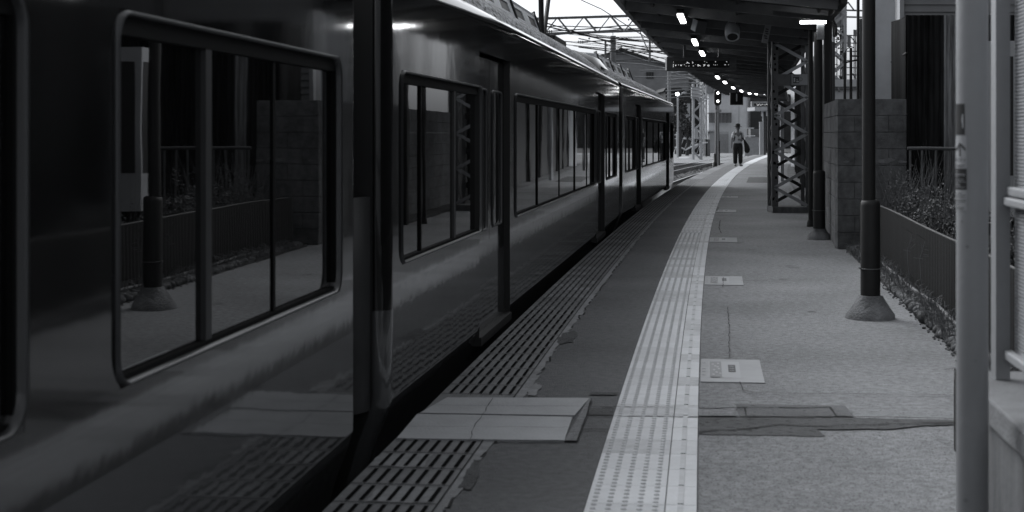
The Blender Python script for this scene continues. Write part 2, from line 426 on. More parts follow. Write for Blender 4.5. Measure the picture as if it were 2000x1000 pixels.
# rails
rl = MB(); rw = MB()
for u in (-1.62, -3.05, -4.9, -6.33):
    strip_z = -.80
    slab(rl, -14, 170, u-.032, u+.032, strip_z, strip_z+.012, 3); slab(rw, -14, 170, u-.035, u+.035, -.97, strip_z, 3)
struct(rl.build('rails', M['rail'])); struct(rw.build('rail_webs', M['railw']))
mb = MB(); d = 41
while d < 113:
    for u in (-2.33, -5.6): mb.rbox(P(d, u, -.93), 2.3, .22, .1, ang(d))
    d += 1.3
struct(mb.build('sleepers', M['railw']))
# level crossing road
mb = MB(); mb.prism([(-60, 118), (90, 112), (90, 172), (-60, 178)], -1.04, -.815); struct(mb.build('crossing_road', M['asph_r']))
mb = MB()
for u in (-1.62, -3.05, -4.9, -6.33): strip(mb, 112, 176, u-.11, u+.02, -.811, 4)
struct(mb.build('road_rail_grooves', M['crack']))
mb = MB(); mb.add([P(100, -.925, -.004), P(100, 2.05, -.004), P(116, 2.05, -.81), P(116, -.925, -.81)], [(0, 1, 2, 3)]); struct(mb.build('platform_ramp', M['asph_l']))
mb = MB(); mb.quad((20, 120, -.808), (21.5, 120, -.808), (26, 165, -.808), (24, 165, -.808)); mb.quad(G(1322, 309, -.808), G(1340, 309, -.808), G(1352, 306, -.808), G(1330, 306, -.808)); struct(mb.build('road_marking', M['wallw']))
# soil behind the platform on the right
mb = MB(); slab(mb, 6.6, 30, 2.06, 16, -1.0, .03, 2); struct(mb.build('planted_bed', M['soil']))
mb = MB(); slab(mb, -14, 6.6, 2.06, 16, -1.0, -.01, 2); slab(mb, 30, 100, 2.06, 16, -1.0, -.01, 4); struct(mb.build('side_pavement', M['concd']))

# ------------------------------------------------------------------ train
CL, CW, UW = 16.7, 2.4, -1.02
PROF = [(.16, -.5), (.12, -.25), (.07, -.08), (.02, .05), (0, .12), (0, .53), (0, .63), (0, .72), (0, 1.66), (0, 1.74), (0, 1.88), (0, 2.06), (.003, 2.10), (.012, 2.135), (.032, 2.165), (.07, 2.187), (.17, 2.20)]
RPROF = [(.17, 2.205), (.19, 2.24), (.28, 2.36), (.42, 2.47), (.6, 2.55), (.9, 2.61), (1.2, 2.63)]
def inset(l):
    e = min(l, CL-l)
    if e >= .1: return 0
    t = 1-e/.1; return .075*(1-math.sqrt(max(0, 1-t*t)))
def rring(mb, l0, l1, z0, z1, r, wd, x0, x1):
    """rounded rectangular frame lying on the wall plane, thickness from x0 to x1"""
    def loop(a0, a1, b0, b1, rr):
        o = []
        for cx, cy, s in ((a1-rr, b1-rr, 0), (a0+rr, b1-rr, 90), (a0+rr, b0+rr, 180), (a1-rr, b0+rr, 270)):
            for k in range(6): t = R(s+18*k); o.append((cx+rr*math.cos(t), cy+rr*math.sin(t)))
        return o
    a = loop(l0, l1, z0, z1, r); m_ = loop(l0-wd*.5, l1+wd*.5, z0-wd*.5, z1+wd*.5, r+wd*.5); b = loop(l0-wd, l1+wd, z0-wd, z1+wd, r+wd); n = len(a)
    vs = [(x0, p[0], p[1]) for p in a]+[(x1, p[0], p[1]) for p in a]+[(x1+.006, p[0], p[1]) for p in m_]+[(x0+.002, p[0], p[1]) for p in b]
    fs = []
    for i in range(n):
        j = (i+1) % n
        for k in range(3): fs.append((k*n+i, k*n+j, (k+1)*n+j, (k+1)*n+i))
    mb.add(vs, fs, True)
def make_car(d0, label, wins, doors, ac=None, ac2=None):
    a0, a1 = P(d0, UW), P(d0+CL*.992, UW)
    dirv = (a1-a0).normalized(); rz = -math.atan2(dirv.x, dirv.y)
    root = thing('train_car', (a0.x, a0.y, 0), label, 'train car', 'coupled cars of the train along the platform', rz)
    # stations
    st = {0, .006, .02, .04, .07, .1, CL-.1, CL-.07, CL-.04, CL-.02, CL-.006, CL}
    for a, b in doors: st |= {a, b}
    for wn in wins: st |= {wn[0], wn[1]}
    st = sorted(st); hole = []
    for a, b in doors: hole.append((a, b, -.0, 1.9, 'd'))
    for wn in wins: hole.append((wn[0], wn[1], .72 if wn[2] < .76 else .72, 1.66, 'w'))
    body = MB(); n = len(PROF)
    for side in (0, 1):
        vs = []
        for l in st:
            e = inset(l)
            for (v, z) in PROF: vs.append(((-(v+e)) if side == 0 else (-CW+v+e), l, z))
        for i in range(len(st)-1):
            lm = (st[i]+st[i+1])/2
            for j in range(n-1):
                zm = (PROF[j][1]+PROF[j+1][1])/2
                sk = False
                if side == 0:
                    for a, b, z0, z1, k in hole:
                        if a-.001 < lm < b+.001 and z0 < zm < z1: sk = True
                if sk: continue
                body.k = 3 if zm < .1 else 1 if zm < .53 else 2 if zm < .63 else 0
                q = [vs[i*n+j], vs[(i+1)*n+j], vs[(i+1)*n+j+1], vs[i*n+j+1]]
                if side: q.reverse()
                body.add(q, [(0, 1, 2, 3)], True)
    # cant rail panel filler round the door heads (profile rows 1.66..1.88 were skipped)
    body.k = 0
    for a, b in doors:
        z1 = 1.88
        body.quad((-.06, a, z1-.002), (-.06, b, z1-.002), (-.01, b, z1), (-.01, a, z1))
    for wn in wins:
        for l_, sl_ in ((wn[0], 1), (wn[1], -1)):
            for z_, sz_, k_ in ((.72, 1, 0), (1.66, -1, 0)):
                body.k = k_; body.add([(-.001, l_, z_), (-.001, l_+sl_*.034, z_), (-.001, l_, z_+sz_*.034)], [(0, 1, 2)])
    # end walls
    body.k = 4
    for l in (.0, CL):
        pr = [(-(v+.075), l, z) for v, z in PROF]+[(-(v+.1), l, z) for v, z in RPROF]+[(-CW+(v+.1), l, z) for v, z in reversed(RPROF)]+[(-CW+v+.075, l, z) for v, z in reversed(PROF)]
        body.add(pr, [tuple(range(len(pr)))])
    ob = body.build('body', [M['up'], M['low'], M['stripe'], M['low'], M['blk']], root, local=True)
    # merge doubles for smooth shading of the curved strips
    import bmesh
    bm = bmesh.new(); bm.from_mesh(ob.data); bmesh.ops.remove_doubles(bm, verts=bm.verts, dist=.0004); bm.to_mesh(ob.data); bm.free()
    wn_ = ob.modifiers.new('weighted', 'WEIGHTED_NORMAL'); wn_.weight = 100; wn_.mode = 'FACE_AREA'
    # roof
    rf = MB(); pr = [(-(v), z) for v, z in RPROF]+[(-CW+v, z) for v, z in reversed(RPROF[:-1])]
    ls = [.02, .06, .14, .3]+[i*1.0 for i in range(1, 16)]+[CL-.3, CL-.14, CL-.06, CL-.02]
    vs = []
    for l in ls:
        e = min(l, CL-l); dz = -.25*(1-min(1, e/.5))**2
        for x, z in pr: vs.append((x, l, max(2.2, z+dz)))
    k = len(pr)
    rf.add(vs, [(i*k+j, (i+1)*k+j, (i+1)*k+j+1, i*k+j+1) for i in range(len(ls)-1) for j in range(k-1)], True)
    rf.build('roof', M['roof'], root, local=True)
    gt = MB(); gt.tube([(-.155, .05, 2.203), (-.155, CL-.05, 2.203)], .014, 8); gt.tube([(-CW+.155, .05, 2.203), (-CW+.155, CL-.05, 2.203)], .014, 6)
    gt.build('gutter', M['gutter'], root, local=True)
    # windows
    for wn in wins:
        l0, l1, z0 = wn[0], wn[1], wn[2]; divs = wn[3]
        fr = MB(); rring(fr, l0+.012, l1-.012, .732, 1.648, .075, .019, -.03, .006); f_ = fr.build('window', M['alu'], root, local=True)
        rv = MB(); rv.k = 0
        rv.box(-.05, -.045, l0-.02, l1+.02, .70, 1.68)
        for (a, b, c, e) in ((l0, l1, .72, .745), (l0, l1, 1.60, 1.66), (l0, l0+.03, .745, 1.60), (l1-.03, l1, .745, 1.60)): rv.box(-.044, -.012, a, b, c, e)
        rv.build('gasket', M['rub'], f_, local=True)
        cuts = [l0+.03]+[q[0] for q in divs]+[l1-.03]
        for i in range(len(cuts)-1):
            g = MB(); wa = divs[i-1][1]/2 if i > 0 else 0; wb = divs[i][1]/2 if i < len(divs) else 0
            g.box(-.036+(.004 if i % 2 else 0), -.030+(.004 if i % 2 else 0), cuts[i]+wa, cuts[i+1]-wb, .745, 1.60)
            g.build('pane', M['glass'], f_, local=True)
        for q in divs:
            b = MB(); b.box(-.04, -.014 if q[1] > .03 else -.02, q[0]-q[1]/2, q[0]+q[1]/2, .745, 1.60)
            b.build('mullion', M['mull'] if q[1] > .045 else M['rub'], f_, local=True)
    # doors, set back in the side
    for a, b in doors:
        dr = MB(); x = -.045
        rv = MB()
        rv.quad((0, a, .05), (0, a, 1.88), (x-.01, a, 1.88), (x-.01, a, .05)); rv.quad((0, b, .05), (x-.01, b, .05), (x-.01, b, 1.88), (0, b, 1.88))
        rv.quad((x-.01, a, 1.88), (x-.01, b, 1.88), (0, b, 1.88), (0, a, 1.88)); rv.box(-.09, .012, a, b, -.005, .05)
        dr.k = 1; dr.box(x-.03, x, a, b, .05, .53); dr.k = 2; dr.box(x-.03, x, a, b, .53, .63); dr.k = 0
        m_ = (a+b)/2
        for (c, e) in ((a, m_-.006), (m_+.006, b)):
            dr.box(x-.03, x, c, c+.12, .63, 1.86); dr.box(x-.03, x, e-.12, e, .63, 1.86)
            dr.box(x-.03, x, c+.12, e-.12, .63, .70); dr.box(x-.03, x, c+.12, e-.12, 1.66, 1.86)
        dob = dr.build('door', [M['up'], M['low'], M['stripe']], root, local=True)
        rv.build('door_jamb', M['dk'], dob, local=True)
        for (c, e) in ((a, m_), (m_, b)):
            g = MB(); g.box(x-.02, x-.008, c+.125, e-.125, .705, 1.655); g.build('door_pane', M['glass'], dob, local=True)
            fr = MB(); rring(fr, c+.135, e-.135, .715, 1.645, .05, .014, x-.006, x+.004); fr.build('door_window_trim', M['alu'], dob, local=True)
    # underframe and gangway
    un = MB(); un.box(-CW+.25, -.25, .2, CL-.2, -.8, -.45)
    for l in (2.2, 4.0, 12.7, 14.5):
        for x in (-.55, -1.85): un.tube([(x-.06, l, -.5), (x+.06, l, -.5)], .36, 20)
    un.box(-.32, -.22, 5.2, 11.4, -.75, -.42)
    un.build('underframe', M['under'], root, local=True)
    if d0 < 20:
        gw = MB()
        for i in range(8):
            y = CL+.02+i*.07; gw.box(-CW+.45, -.45, y, y+.035, -.25, 2.1); gw.box(-CW+.5, -.5, y+.035, y+.07, -.2, 2.05)
        gw.build('gangway', M['rub'], root, local=True)
    # roof equipment
    if ac:
        a, b = ac; A = MB(); x0, x1 = -.50, -CW+.50
        n_ = int((b-a)/1.06)
        A.box(x1, x0-.11, a+.03, b-.03, 2.40, 2.71)
        def side(mb, y0_, y1_, za, zb, off=0):
            f_ = lambda z: x0+off-(z-2.46)*.40
            mb.add([(f_(za), y0_, za), (f_(za), y1_, za), (f_(zb), y1_, zb), (f_(zb), y0_, zb), (f_(za)-.03, y0_, za), (f_(za)-.03, y1_, za), (f_(zb)-.03, y1_, zb), (f_(zb)-.03, y0_, zb)], [(0, 1, 2, 3), (0, 3, 7, 4), (1, 5, 6, 2), (3, 2, 6, 7), (0, 4, 5, 1)])
        A.box(x1-.02, x0-.095, a, b, 2.71, 2.73); side(A, a, b, 2.44, 2.56); side(A, a, b, 2.665, 2.72)
        ops = []
        for i in range(n_+1):
            y = a+(b-a)*i/n_
            side(A, max(a, y-.24), min(b, y+.24), 2.56, 2.665)
            if i < n_: ops.append((y+.24, y+(b-a)/n_-.24))
        acu = A.build('roof_unit', M['ac'], root, local=True)
        for p_, q_ in ops:
            op = MB(); side(op, p_, q_, 2.555, 2.67, -.012); op.build('grille', M['blk'], acu, local=True)
        for i in range(0, n_+1, 2):
            y = min(b-.2, a+(b-a)*i/n_); cl = MB()
            cl.tube([(x0+.0, y, 2.48), (x0-.08, y+.02, 2.70), (x0-.10, y+.05, 2.76), (x0-.16, y+.28, 2.765), (x0-.13, y+.42, 2.73)], .013, 6)
            cl.build('strap', M['blk'], acu, local=True)
    return root
def car_l(x, d0, v=0):                           # where along the car's wall the photo column x falls
    a0, a1 = P(d0, UW), P(d0+CL*.992, UW); dv = (a1-a0).normalized(); inn = Vector((-dv.y, dv.x, 0)); a0 = a0+inn*v
    k = (x-1000)/F; return (k*a0.y-a0.x)/(dv.x-k*dv.y)
D1, D2, D3 = 6.34-CL*.992, 6.98, 24.05
E1 = lambda x: car_l(x, D1); E2 = lambda x: car_l(x, D2); E3 = lambda x: car_l(x, D3)
c1 = make_car(D1, 'nearest dark glossy train car, with two large windows filling the left of the photo', [(E1(226), E1(664), .78, [(E1(417), .055), (E1(547), .028)]), (E1(48)-2.3, E1(48), .78, [(E1(48)-1.1, .05)]), (1.0, 3.3, .78, [(2.0, .03)])],
     [(E1(48)-5.4, E1(48)-3.9)])
c2 = make_car(D2, 'second train car from the left, between the two dark gangway gaps', [(E2(783), E2(941), .72, [(E2(830), .022), (E2(893), .06)]), (E2(1006), E2(1163), .72, [(E2(1055), .03), (E2(1097), .03), (E2(1127), .03), (E2(1150), .03)]), (E2(1184), E2(1204), .72, [(E2(1194), .04)])],
     [(E2(996)-1.45, E2(996)), (E2(1181)-1.45, E2(1181))], ac=(car_l(850, D2, .5), car_l(1063, D2, .5)))
c3 = make_car(D3, 'farthest train car, ending beside the level crossing', [(.7, 2.9, .72, [(1.8, .05)]), (E3(1254), E3(1300), .72, [(E3(1266), .04), (E3(1278), .04), (E3(1289), .04)]), (E3(1309)+.1, CL-.4, .72, [])],
     [(E3(1252)-1.45, E3(1252)), (E3(1307)-1.45, E3(1307))], ac=(1.9, 9.3))
# fall-prevention guard on the end of the near car
def part(mb, name, m, root, **k): return mb.build(name, m, root, local=True, **k)
g = MB(); pts = []
y0, y1 = car_l(707, D1, .08), car_l(757, D1, .07)
for k in range(13):
    t = k/12; a = math.pi*.62*t; pts.append((-.22+.16*math.sin(a), y0+(y1-y0)*(1-math.cos(a))/(1-math.cos(math.pi*.62))))
vs = [(x, y, .07) for x, y in pts]+[(x, y, 1.06) for x, y in pts]; n = len(pts)
vs += [(x-.03, y, .07) for x, y in pts]+[(x-.03, y, 1.06) for x, y in pts]
g.add(vs, [(i, i+1, n+i+1, n+i) for i in range(n-1)]+[(2*n+i+1, 2*n+i, 3*n+i, 3*n+i+1) for i in range(n-1)]+[(n+i, n+i+1, 3*n+i+1, 3*n+i) for i in range(n-1)], True)
g.box(-.24, -.14, y0-.02, y0+.03, .0, 1.1); g.box(-.21, -.17, y1-.01, y1+.015, .05, 1.08)
part(g, 'fall_guard', M['guard'], c1)
# pantograph and dark equipment on car 2 roof, dark cowl on car 3
g = MB(); l = car_l(1058, D2, .75)
for x in (-.75, -1.65):
    g.tube([(x, l, 2.5), (x+.05, l-.55, 3.35), (x+.2, l+.2, 3.9)], .035, 8); g.tube([(x, l+.1, 2.5), (x, l+1.0, 3.35)], .03, 8)
g.tube([(-.75, l, 2.55), (-1.65, l, 2.55)], .04, 8); g.box(-1.8, -.6, l-.3, l+.7, 2.46, 2.56); g.tube([(-.5, l+.2, 3.9), (-1.9, l+.2, 3.9)], .03, 6)
part(g, 'pantograph', M['dk'], c2)
g = MB(); l = car_l(1083, D2, .7); g.box(-1.7, -.65, l-.4, car_l(1098, D2, .7)+.1, 2.5, 2.68)
for i in range(5): g.tube([(-.7, l-1.0+i*.3, 2.5), (-.7, l-1.0+i*.3, 2.64)], .05, 8)
part(g, 'roof_equipment', M['dk'], c2, bevel=.02)
g = MB()
pr = [(-.35, 2.42), (-.5, 2.60), (-.8, 2.70), (-1.2, 2.74), (-1.6, 2.70), (-1.9, 2.60), (-2.05, 2.42)]
vs = [(x, l_, z if l_ > .3 else 2.30+(z-2.30)*(l_+.1)/.4) for l_ in (0, .15, .35, 1.5) for x, z in pr]; k = len(pr)
g.add(vs, [(i*k+j, (i+1)*k+j, (i+1)*k+j+1, i*k+j+1) for i in range(3) for j in range(k-1)], True); g.add(vs[-k:], [tuple(range(k))])
part(g, 'cab_cowl', M['up'], c3)

# ------------------------------------------------------------------ posts on the platform
def footing_pole(px, D, top, r0, r1, zsl, label, foot=(.18, .085, .17)):
    c = Vector(((px-1000)/F*D, D, 0)); t = thing('platform_pole', tuple(c), label, 'pole', 'round posts in concrete footings')
    m = MB(); m.lathe(c, [(foot[0], 0), (foot[0]*.97, .03), (foot[0]*.8, .07), (foot[0]*.55, foot[2]*.85), (foot[1], foot[2])], 28, .03); m.build('footing', M['concf'], t)
    m = MB(); m.lathe(c, [(r0, foot[2]*.7), (r0, zsl-.04), (r0*.93, zsl-.012), (r1*1.05, zsl)], 24); m.build('sleeve', M['dk'], t)
    m = MB(); m.lathe(c+Vector((-.012, 0, 0)), [(r1, zsl-.02), (r1, top)], 20); m.build('pole', M['dk'], t)
    m = MB(); m.tube([c+Vector((r0*1.03*math.cos(a), r0*1.03*math.sin(a), zsl*.42)) for a in [i*math.pi/8 for i in range(17)]], .004, 6, False)
    m.tube([c+Vector((-r0, -.02, zsl*.42)), c+Vector((-r0-.02, -.03, zsl*.43))], .006, 6); m.build('band', M['steel'], t)
    return t, c
pa, ca = footing_pole(1700, 11.25, 3.35, .071, .048, .87, 'dark round post nearest the camera, standing alone in a flared concrete footing')
pb, cb = footing_pole(1600, 19.7, 2.66, .078, .055, .885, 'dark round post beside the block wall, with a lamp over its top', (.155, .09, .14))
def tubelamp(loc, rz, label, group, L=.62, m='lamp', wd=.1, top=.06):
    t = thing('platform_lamp', loc, label, 'lamp', group, rz); x, y, z = 0, 0, 0
    a = MB(); a.box(-L/2, L/2, -wd/2, wd/2, .0, top); a.build('housing', M['dk'], t, local=True, bevel=.01)
    a = MB(); a.box(-L/2+.015, L/2-.015, -wd/2+.012, wd/2-.012, -.035, -.001); a.build('tube', M[m], t, local=True, bevel=.008)
    return t
lp = tubelamp((cb.x-.09, cb.y-.06, 2.80), ang(19)-.0, 'short white tube lamp on top of the post beside the block wall', None, .36, 'lamp', .12)
a = MB(); a.box(.05, .14, -.02, .1, -.24, -.04); a.build('bracket', M['steell'], lp, local=True)
lp2 = tubelamp((ca.x-.1, ca.y-.06, 3.42), ang(11), 'tube lamp over the nearest round post, above the photo frame, mirrored in the train', None, .5, 'lamp', .12)
# thin drain pipe and dark square post beside it
m = MB(); c = Vector(((1583.5-1000)/F*22.4, 22.4, 0)); m.tube([c, c+Vector((0, 0, 3.0))], .035, 12); m.lathe(c, [(.06, 0), (.055, .06), (.04, .1)], 12)
tag(m.build('drain_pipe', M['dk']), 'thin dark drain pipe left of the lamp post', 'pipe')
c = S(1613, 300, 22); m = MB(); m.box(c.x-.02, c.x+.06, 22, 22.08, 0, 3.0); tag(m.build('square_post', M['dk']), 'dark square post between the lamp post and the block wall', 'post')
m = MB(); pts = []
for k in range(15):
    a = k/14*math.pi*1.35-.5; pts.append(S(1618, 58, 20.2)+Vector((.09*math.cos(a), 0, .15*math.sin(a))))
m.tube(pts, .028, 8); m.tube([p+Vector((.01, .06, -.02)) for p in pts], .022, 8); m.tube([pts[0], pts[0]+Vector((-.02, 0, .25))], .02, 8)
tag(m.build('cable_coil', M['blk']), 'black coiled cable hanging beside the lamp post under the canopy edge', 'cable')

# lattice column
Dl = 26.4; cl_ = S(1545, 415, Dl); hw = .30
t = thing('lattice_column', (cl_.x, Dl, 0), 'rusty steel lattice column carrying the canopy', 'column', None, 0)
m = MB(); m.box(cl_.x-.33, cl_.x+.31, Dl-.1, Dl+.5, 0, .1); m.build('base', M['concd'], t)
for sx in (-1, 1):
    for k, dy in enumerate((0, .42)):
        m = MB(); x = cl_.x+sx*(hw-.03 if sx < 0 else hw-.02)
        wd = .10 if sx < 0 else .06
        m.box(x-wd/2, x+wd/2, Dl+dy, Dl+dy+.012, .1, 3.15); m.box(x-sx*-wd/2-.006, x-sx*-wd/2+.006, Dl+dy+.012, Dl+dy+.08, .1, 3.15)
        m.build('chord', M['steel'], t)
m = MB(); m1 = m; pitch = .62
m2 = MB()
for dy, ph, m in ((-.008, 0, m), (.43, 1, m2)):
    z = .12; k = ph
    while z < 3.0:
        a, b = (-1, 1) if k % 2 else (1, -1)
        m.bar((cl_.x+a*(hw-.02), Dl+dy, z), (cl_.x+b*(hw-.02), Dl+dy, z+pitch/2), .05, .06) if 0 else m.obox(((cl_.x), Dl+dy, z+pitch/4), Vector((b*(2*hw-.04), 0, pitch/2)).normalized(), (0, 1, 0), Vector((-pitch/2, 0, b*(2*hw-.04))).normalized(), math.hypot(2*hw-.04, pitch/2), .01, .055)
        z += pitch/2; k += 1
m1.build('lacing', M['wallw'], t); m2.build('lacing', M['dk'], t)  # front lacing coloured pale as lit, rear coloured dark as shaded
for sx in (-1, 1):
    m = MB(); z = .15; k = 0
    while z < 3.0:
        y0_, y1_ = (Dl+.05, Dl+.40) if k % 2 else (Dl+.40, Dl+.05)
        m.bar((cl_.x+sx*hw, y0_, z), (cl_.x+sx*hw, y1_, z+.3), .01, .04); z += .3; k += 1
    m.build('side_lacing', M['steel'], t)
m = MB()
rr = random.Random(3)
for i in range(46):
    z = rr.uniform(.15, 3.0); x = cl_.x-hw+.03+rr.uniform(-.04, .04); h = rr.uniform(.01, .05)
    m.box(x-h*.4, x+h*.4, Dl-.0035, Dl-.002, z, z+h)
m.build('rust_spots', M['rub'], t)
m = MB(); m.box(cl_.x-.30, cl_.x+.30, Dl-.03, Dl-.014, 2.18, 2.38); m.build('cross_plate', M['steel'], t)
# small sign on the cross plate
s0, s1 = S(1545, 145, Dl), S(1576, 166, Dl)
t = thing('platform_sign', (s0.x, Dl-.05, s1.z), 'small grey sign with a boxed pictogram on the lattice column', 'sign')
m = MB(); m.box(s0.x, s1.x, Dl-.055, Dl-.04, s1.z, s0.z); m.build('panel', M['steell'], t)
m = MB(); m.box(s0.x+.025, s0.x+.13, Dl-.059, Dl-.0555, s1.z+.03, s0.z-.02); m.build('pictogram', M['signd'], t)
m = MB()
for k in range(4): m.box(s0.x+.03+k*.024, s0.x+.045+k*.024, Dl-.062, Dl-.0595, s0.z-.045, s0.z-.03)
m.box(s0.x+.035, s0.x+.06, Dl-.062, Dl-.0595, s1.z+.05, s0.z-.065); m.box(s0.x+.08, s0.x+.12, Dl-.062, Dl-.0595, s1.z+.045, s1.z+.07); m.box(s0.x+.085, s0.x+.1, Dl-.062, Dl-.0595, s1.z+.08, s1.z+.1)
m.build('symbols', M['sign'], t)
m = MB(); m.tube([S(1562, 155, Dl)+Vector((.03*math.cos(a)*1.1, -.06, .03*math.sin(a))) for a in [i*math.pi/8 for i in range(17)]], .003, 5, False); m.build('faded_mark', M['ink'], t)

# ------------------------------------------------------------------ canopy
zc = lambda u: 3.30-.115*(u+.85)
t = thing('platform_canopy', tuple(P(19, .6, 2.9)), 'long dark platform canopy with steel rafters over the right side', 'canopy', None, 0)
m = MB(); d = 18.3
while d < 72:
    e = min(72, d+3)
    q = []
    for z in (0, .06):
        q += [P(d, -.85, zc(-.85)+z), P(d, 1.95, zc(1.95)+z), P(e, 1.95, zc(1.95)+z), P(e, -.85, zc(-.85)+z)]
    m.add(q, [(0, 3, 2, 1), (4, 5, 6, 7), (1, 2, 6, 5), (0, 4, 7, 3), (0, 1, 5, 4), (2, 3, 7, 6)]); d = e
m.build('roof_deck', M['roofu'], t)
m = MB(); slab(m, 18.3, 72, -.93, -.855, 3.20, 3.38, 2); m.build('eave_beam', M['steel'], t)
m = MB(); slab(m, 18.3, 72, 1.955, 2.03, 2.88, 3.04, 2); m.build('gutter', M['dk'], t)
m = MB(); d = 18.6
while d < 72:
    ua, ub = -.84, 1.94; m = MB(); a, b = P(d, ua, zc(ua)-.075), P(d, ub, zc(ub)-.075); m.bar(a, b, .07, .14); m.build('rafter', M['steel'], t)
    d += 1.85
m = MB()
for u in (-.45, .75, 1.8): slab(m, 19.1, 72, u, u+.03, zc(u)-.05, zc(u)-.005, 2)
m.build('purlins', M['dk'], t)
m = MB(); a, b = P(18.26, -.8, zc(-.8)+.1), P(18.26, 1.95, zc(1.95)+.1); m.bar(a, b, .03, .12); m.build('end_fascia', M['steell'], t)
m = MB(); a, b = P(19.6, 1.2, 2.88), P(19.6, 1.95, 2.80); m.bar(a, b, .05, .06); m.build('outrigger', M['steel'], t)
# luminaires under the canopy
lamps = [(1331.5, 34), (1357.5, 81), (1371.5, 103), (1401.5, 150), (1416, 160), (1432, 170.6), (1448, 177), (1464, 181.7), (1477, 182.8), (1494, 184)]
LL = ['tube lamp nearest the camera in the row under the canopy', 'second tube lamp from the camera under the canopy', 'canopy tube lamp just above the large LED board', 'first canopy lamp below the large LED board',
      'second canopy lamp below the large LED board', 'canopy lamp directly above the platform number sign', 'canopy lamp just right of the platform number sign', 'third last lamp of the row under the canopy', 'second last lamp of the row under the canopy', 'farthest lamp of the row, above the small LED board']
first = None
for i, (x, y) in enumerate(lamps):
    D = 3000*1.65/(262-y)
    p = S(x, y, D)
    if first is None:
        first = o = tubelamp(p, ang(D)+math.pi/2, LL[i], 'tube lamps in a row under the canopy', 1.5, 'lampf', .105)
    else:
        o = copy_tree(first); o.location = p; o.rotation_euler = (0, 0, ang(D)+math.pi/2); o['label'] = LL[i]
for ch in first.children: pass
# LED board
D = 30.0
def rect(m, x0, y0, x1, y1, D, th): 
    a, b = S(x0, y1, D), S(x1, y0, D); m.box(a.x, b.x, D, D+th, a.z, b.z)
t = thing('led_board', tuple(S(1370, 138, D)), 'long dark LED text board hanging near the front of the canopy', 'sign')
m = MB(); rect(m, 1302, 112, 1438, 138, D, .28); m.build('housing', M['steel'], t, bevel=.01)
m = MB(); a, b = S(1313.5, 132, D), S(1424.5, 118.5, D); m.box(a.x, b.x, D-.006, D-.001, a.z, b.z); m.build('screen', M['ledb'], t)
for x, wd in ((1335, 5), (1403, 2)):
    m = MB(); a, b = S(x, 112, D+.1), S(x+wd, 70, D+.1); m.box(a.x, b.x, D+.1, D+.16, a.z, b.z); m.build('hanger', M['steel'], t)
m = MB()
SK = [[(352, 450), (350, 505), (362, 505)], [(352, 405), (356, 418)], [(385, 462), (397, 488), (408, 462)], [(452, 460), (455, 472)], [(487, 462), (502, 488), (520, 462)], [(562, 455), (566, 470)], [(600, 440), (630, 425), (618, 405)], [(630, 425), (668, 440)],
      [(722, 405), (738, 418), (725, 440)], [(595, 490), (605, 490)], [(645, 488), (665, 488)], [(733, 486), (755, 486)], [(782, 460), (788, 464)], [(820, 462), (850, 465), (830, 478), (825, 490), (850, 490), (860, 475), (885, 492)],
      [(935, 460), (970, 470), (955, 485), (935, 492)], [(968, 462), (975, 450)], [(1020, 475), (1035, 465), (1052, 475), (1048, 490), (1025, 490), (1020, 475)], [(955, 400), (968, 400)], [(1000, 415), (1008, 418)],
      [(1168, 400), (1180, 405), (1174, 412)], [(1165, 470), (1182, 468)], [(1135, 462), (1142, 464)], [(1210, 462), (1216, 464)], [(1385, 402), (1402, 412)], [(1350, 464), (1378, 466)], [(1425, 462), (1435, 464)]]
for sk in SK:
    for p, q in zip(sk, sk[1:]):
        p_, q_ = S(1280+p[0]/10, 80+p[1]/10, D-.012), S(1280+q[0]/10, 80+q[1]/10, D-.012); p_.y = q_.y = D-.009; m.bar(p_, q_, .005, .006)
m.build('lit_text', M['led'], t)
m = MB(); a = S(1360, 138, D); b = S(1432, 137.5, D); m.bar(a+Vector((0, -.01, 0)), b+Vector((0, -.01, 0)), .01, .012); m.build('lower_trim', M['alu'], t)
# speaker box, horn speaker, tilted plate
c = S(1366, 50, 24); t = thing('speaker_box', tuple(c), 'tilted box loudspeaker hanging beside the second canopy lamp', 'speaker')
m = MB(); ax = Vector((math.cos(.35), math.sin(.35), 0)); az = Vector((.2, -.25, .95)).normalized(); ay = az.cross(ax).normalized(); ax = ay.cross(az)
m.obox(c, ax, ay, az, .17, .16, .19); m.build('cabinet', M['steel'], t, bevel=.012)
m = MB(); m.obox(c-ax*.09, ax, ay, az, .012, .15, .18); m.build('side_panel', M['white'], t)
m = MB(); m.tube([c, c+Vector((.02, .05, .22))], .012, 6); m.build('bracket', M['dk'], t)
c = S(1430, 58, 24); t = thing('horn_speaker', tuple(c), 'round white horn loudspeaker pointing down from the canopy', 'speaker')
dv = Vector((-.05, -.62, -.78)).normalized()
m = MB(); m.tube([c-dv*.13, c-dv*.12, c-dv*.03, c+dv*.06, c+dv*.15], [.05, .09, .115, .118, .108], 24, False); m.tube([c-dv*.13, c-dv*.131], .05, 16); m.build('horn', M['white'], t)
m = MB(); m.tube([c+dv*.15, c+dv*.151], [.108, .108], 24, False); 
x_ = dv.cross(Vector((0, 0, 1))).normalized(); z_ = x_.cross(dv)
n = 24; vs = [c+dv*.152+(x_*math.cos(6.2832*k/n)+z_*math.sin(6.2832*k/n))*.110 for k in range(n)]+[c+dv*.152+(x_*math.cos(6.2832*k/n)+z_*math.sin(6.2832*k/n))*.082 for k in range(n)]
m.add(vs, [(k, (k+1) % n, n+(k+1) % n, n+k) for k in range(n)]); m.build('rim', M['white'], t)
m = MB(); vs = [c+dv*.150+(x_*math.cos(6.2832*k/n)+z_*math.sin(6.2832*k/n))*.083 for k in range(n)]; m.add(vs, [tuple(range(n))]); m.build('mouth', M['blk'], t)
m = MB(); m.tube([c-dv*.1, c-dv*.1+Vector((0, .05, .2))], .015, 6); m.build('bracket', M['dk'], t)
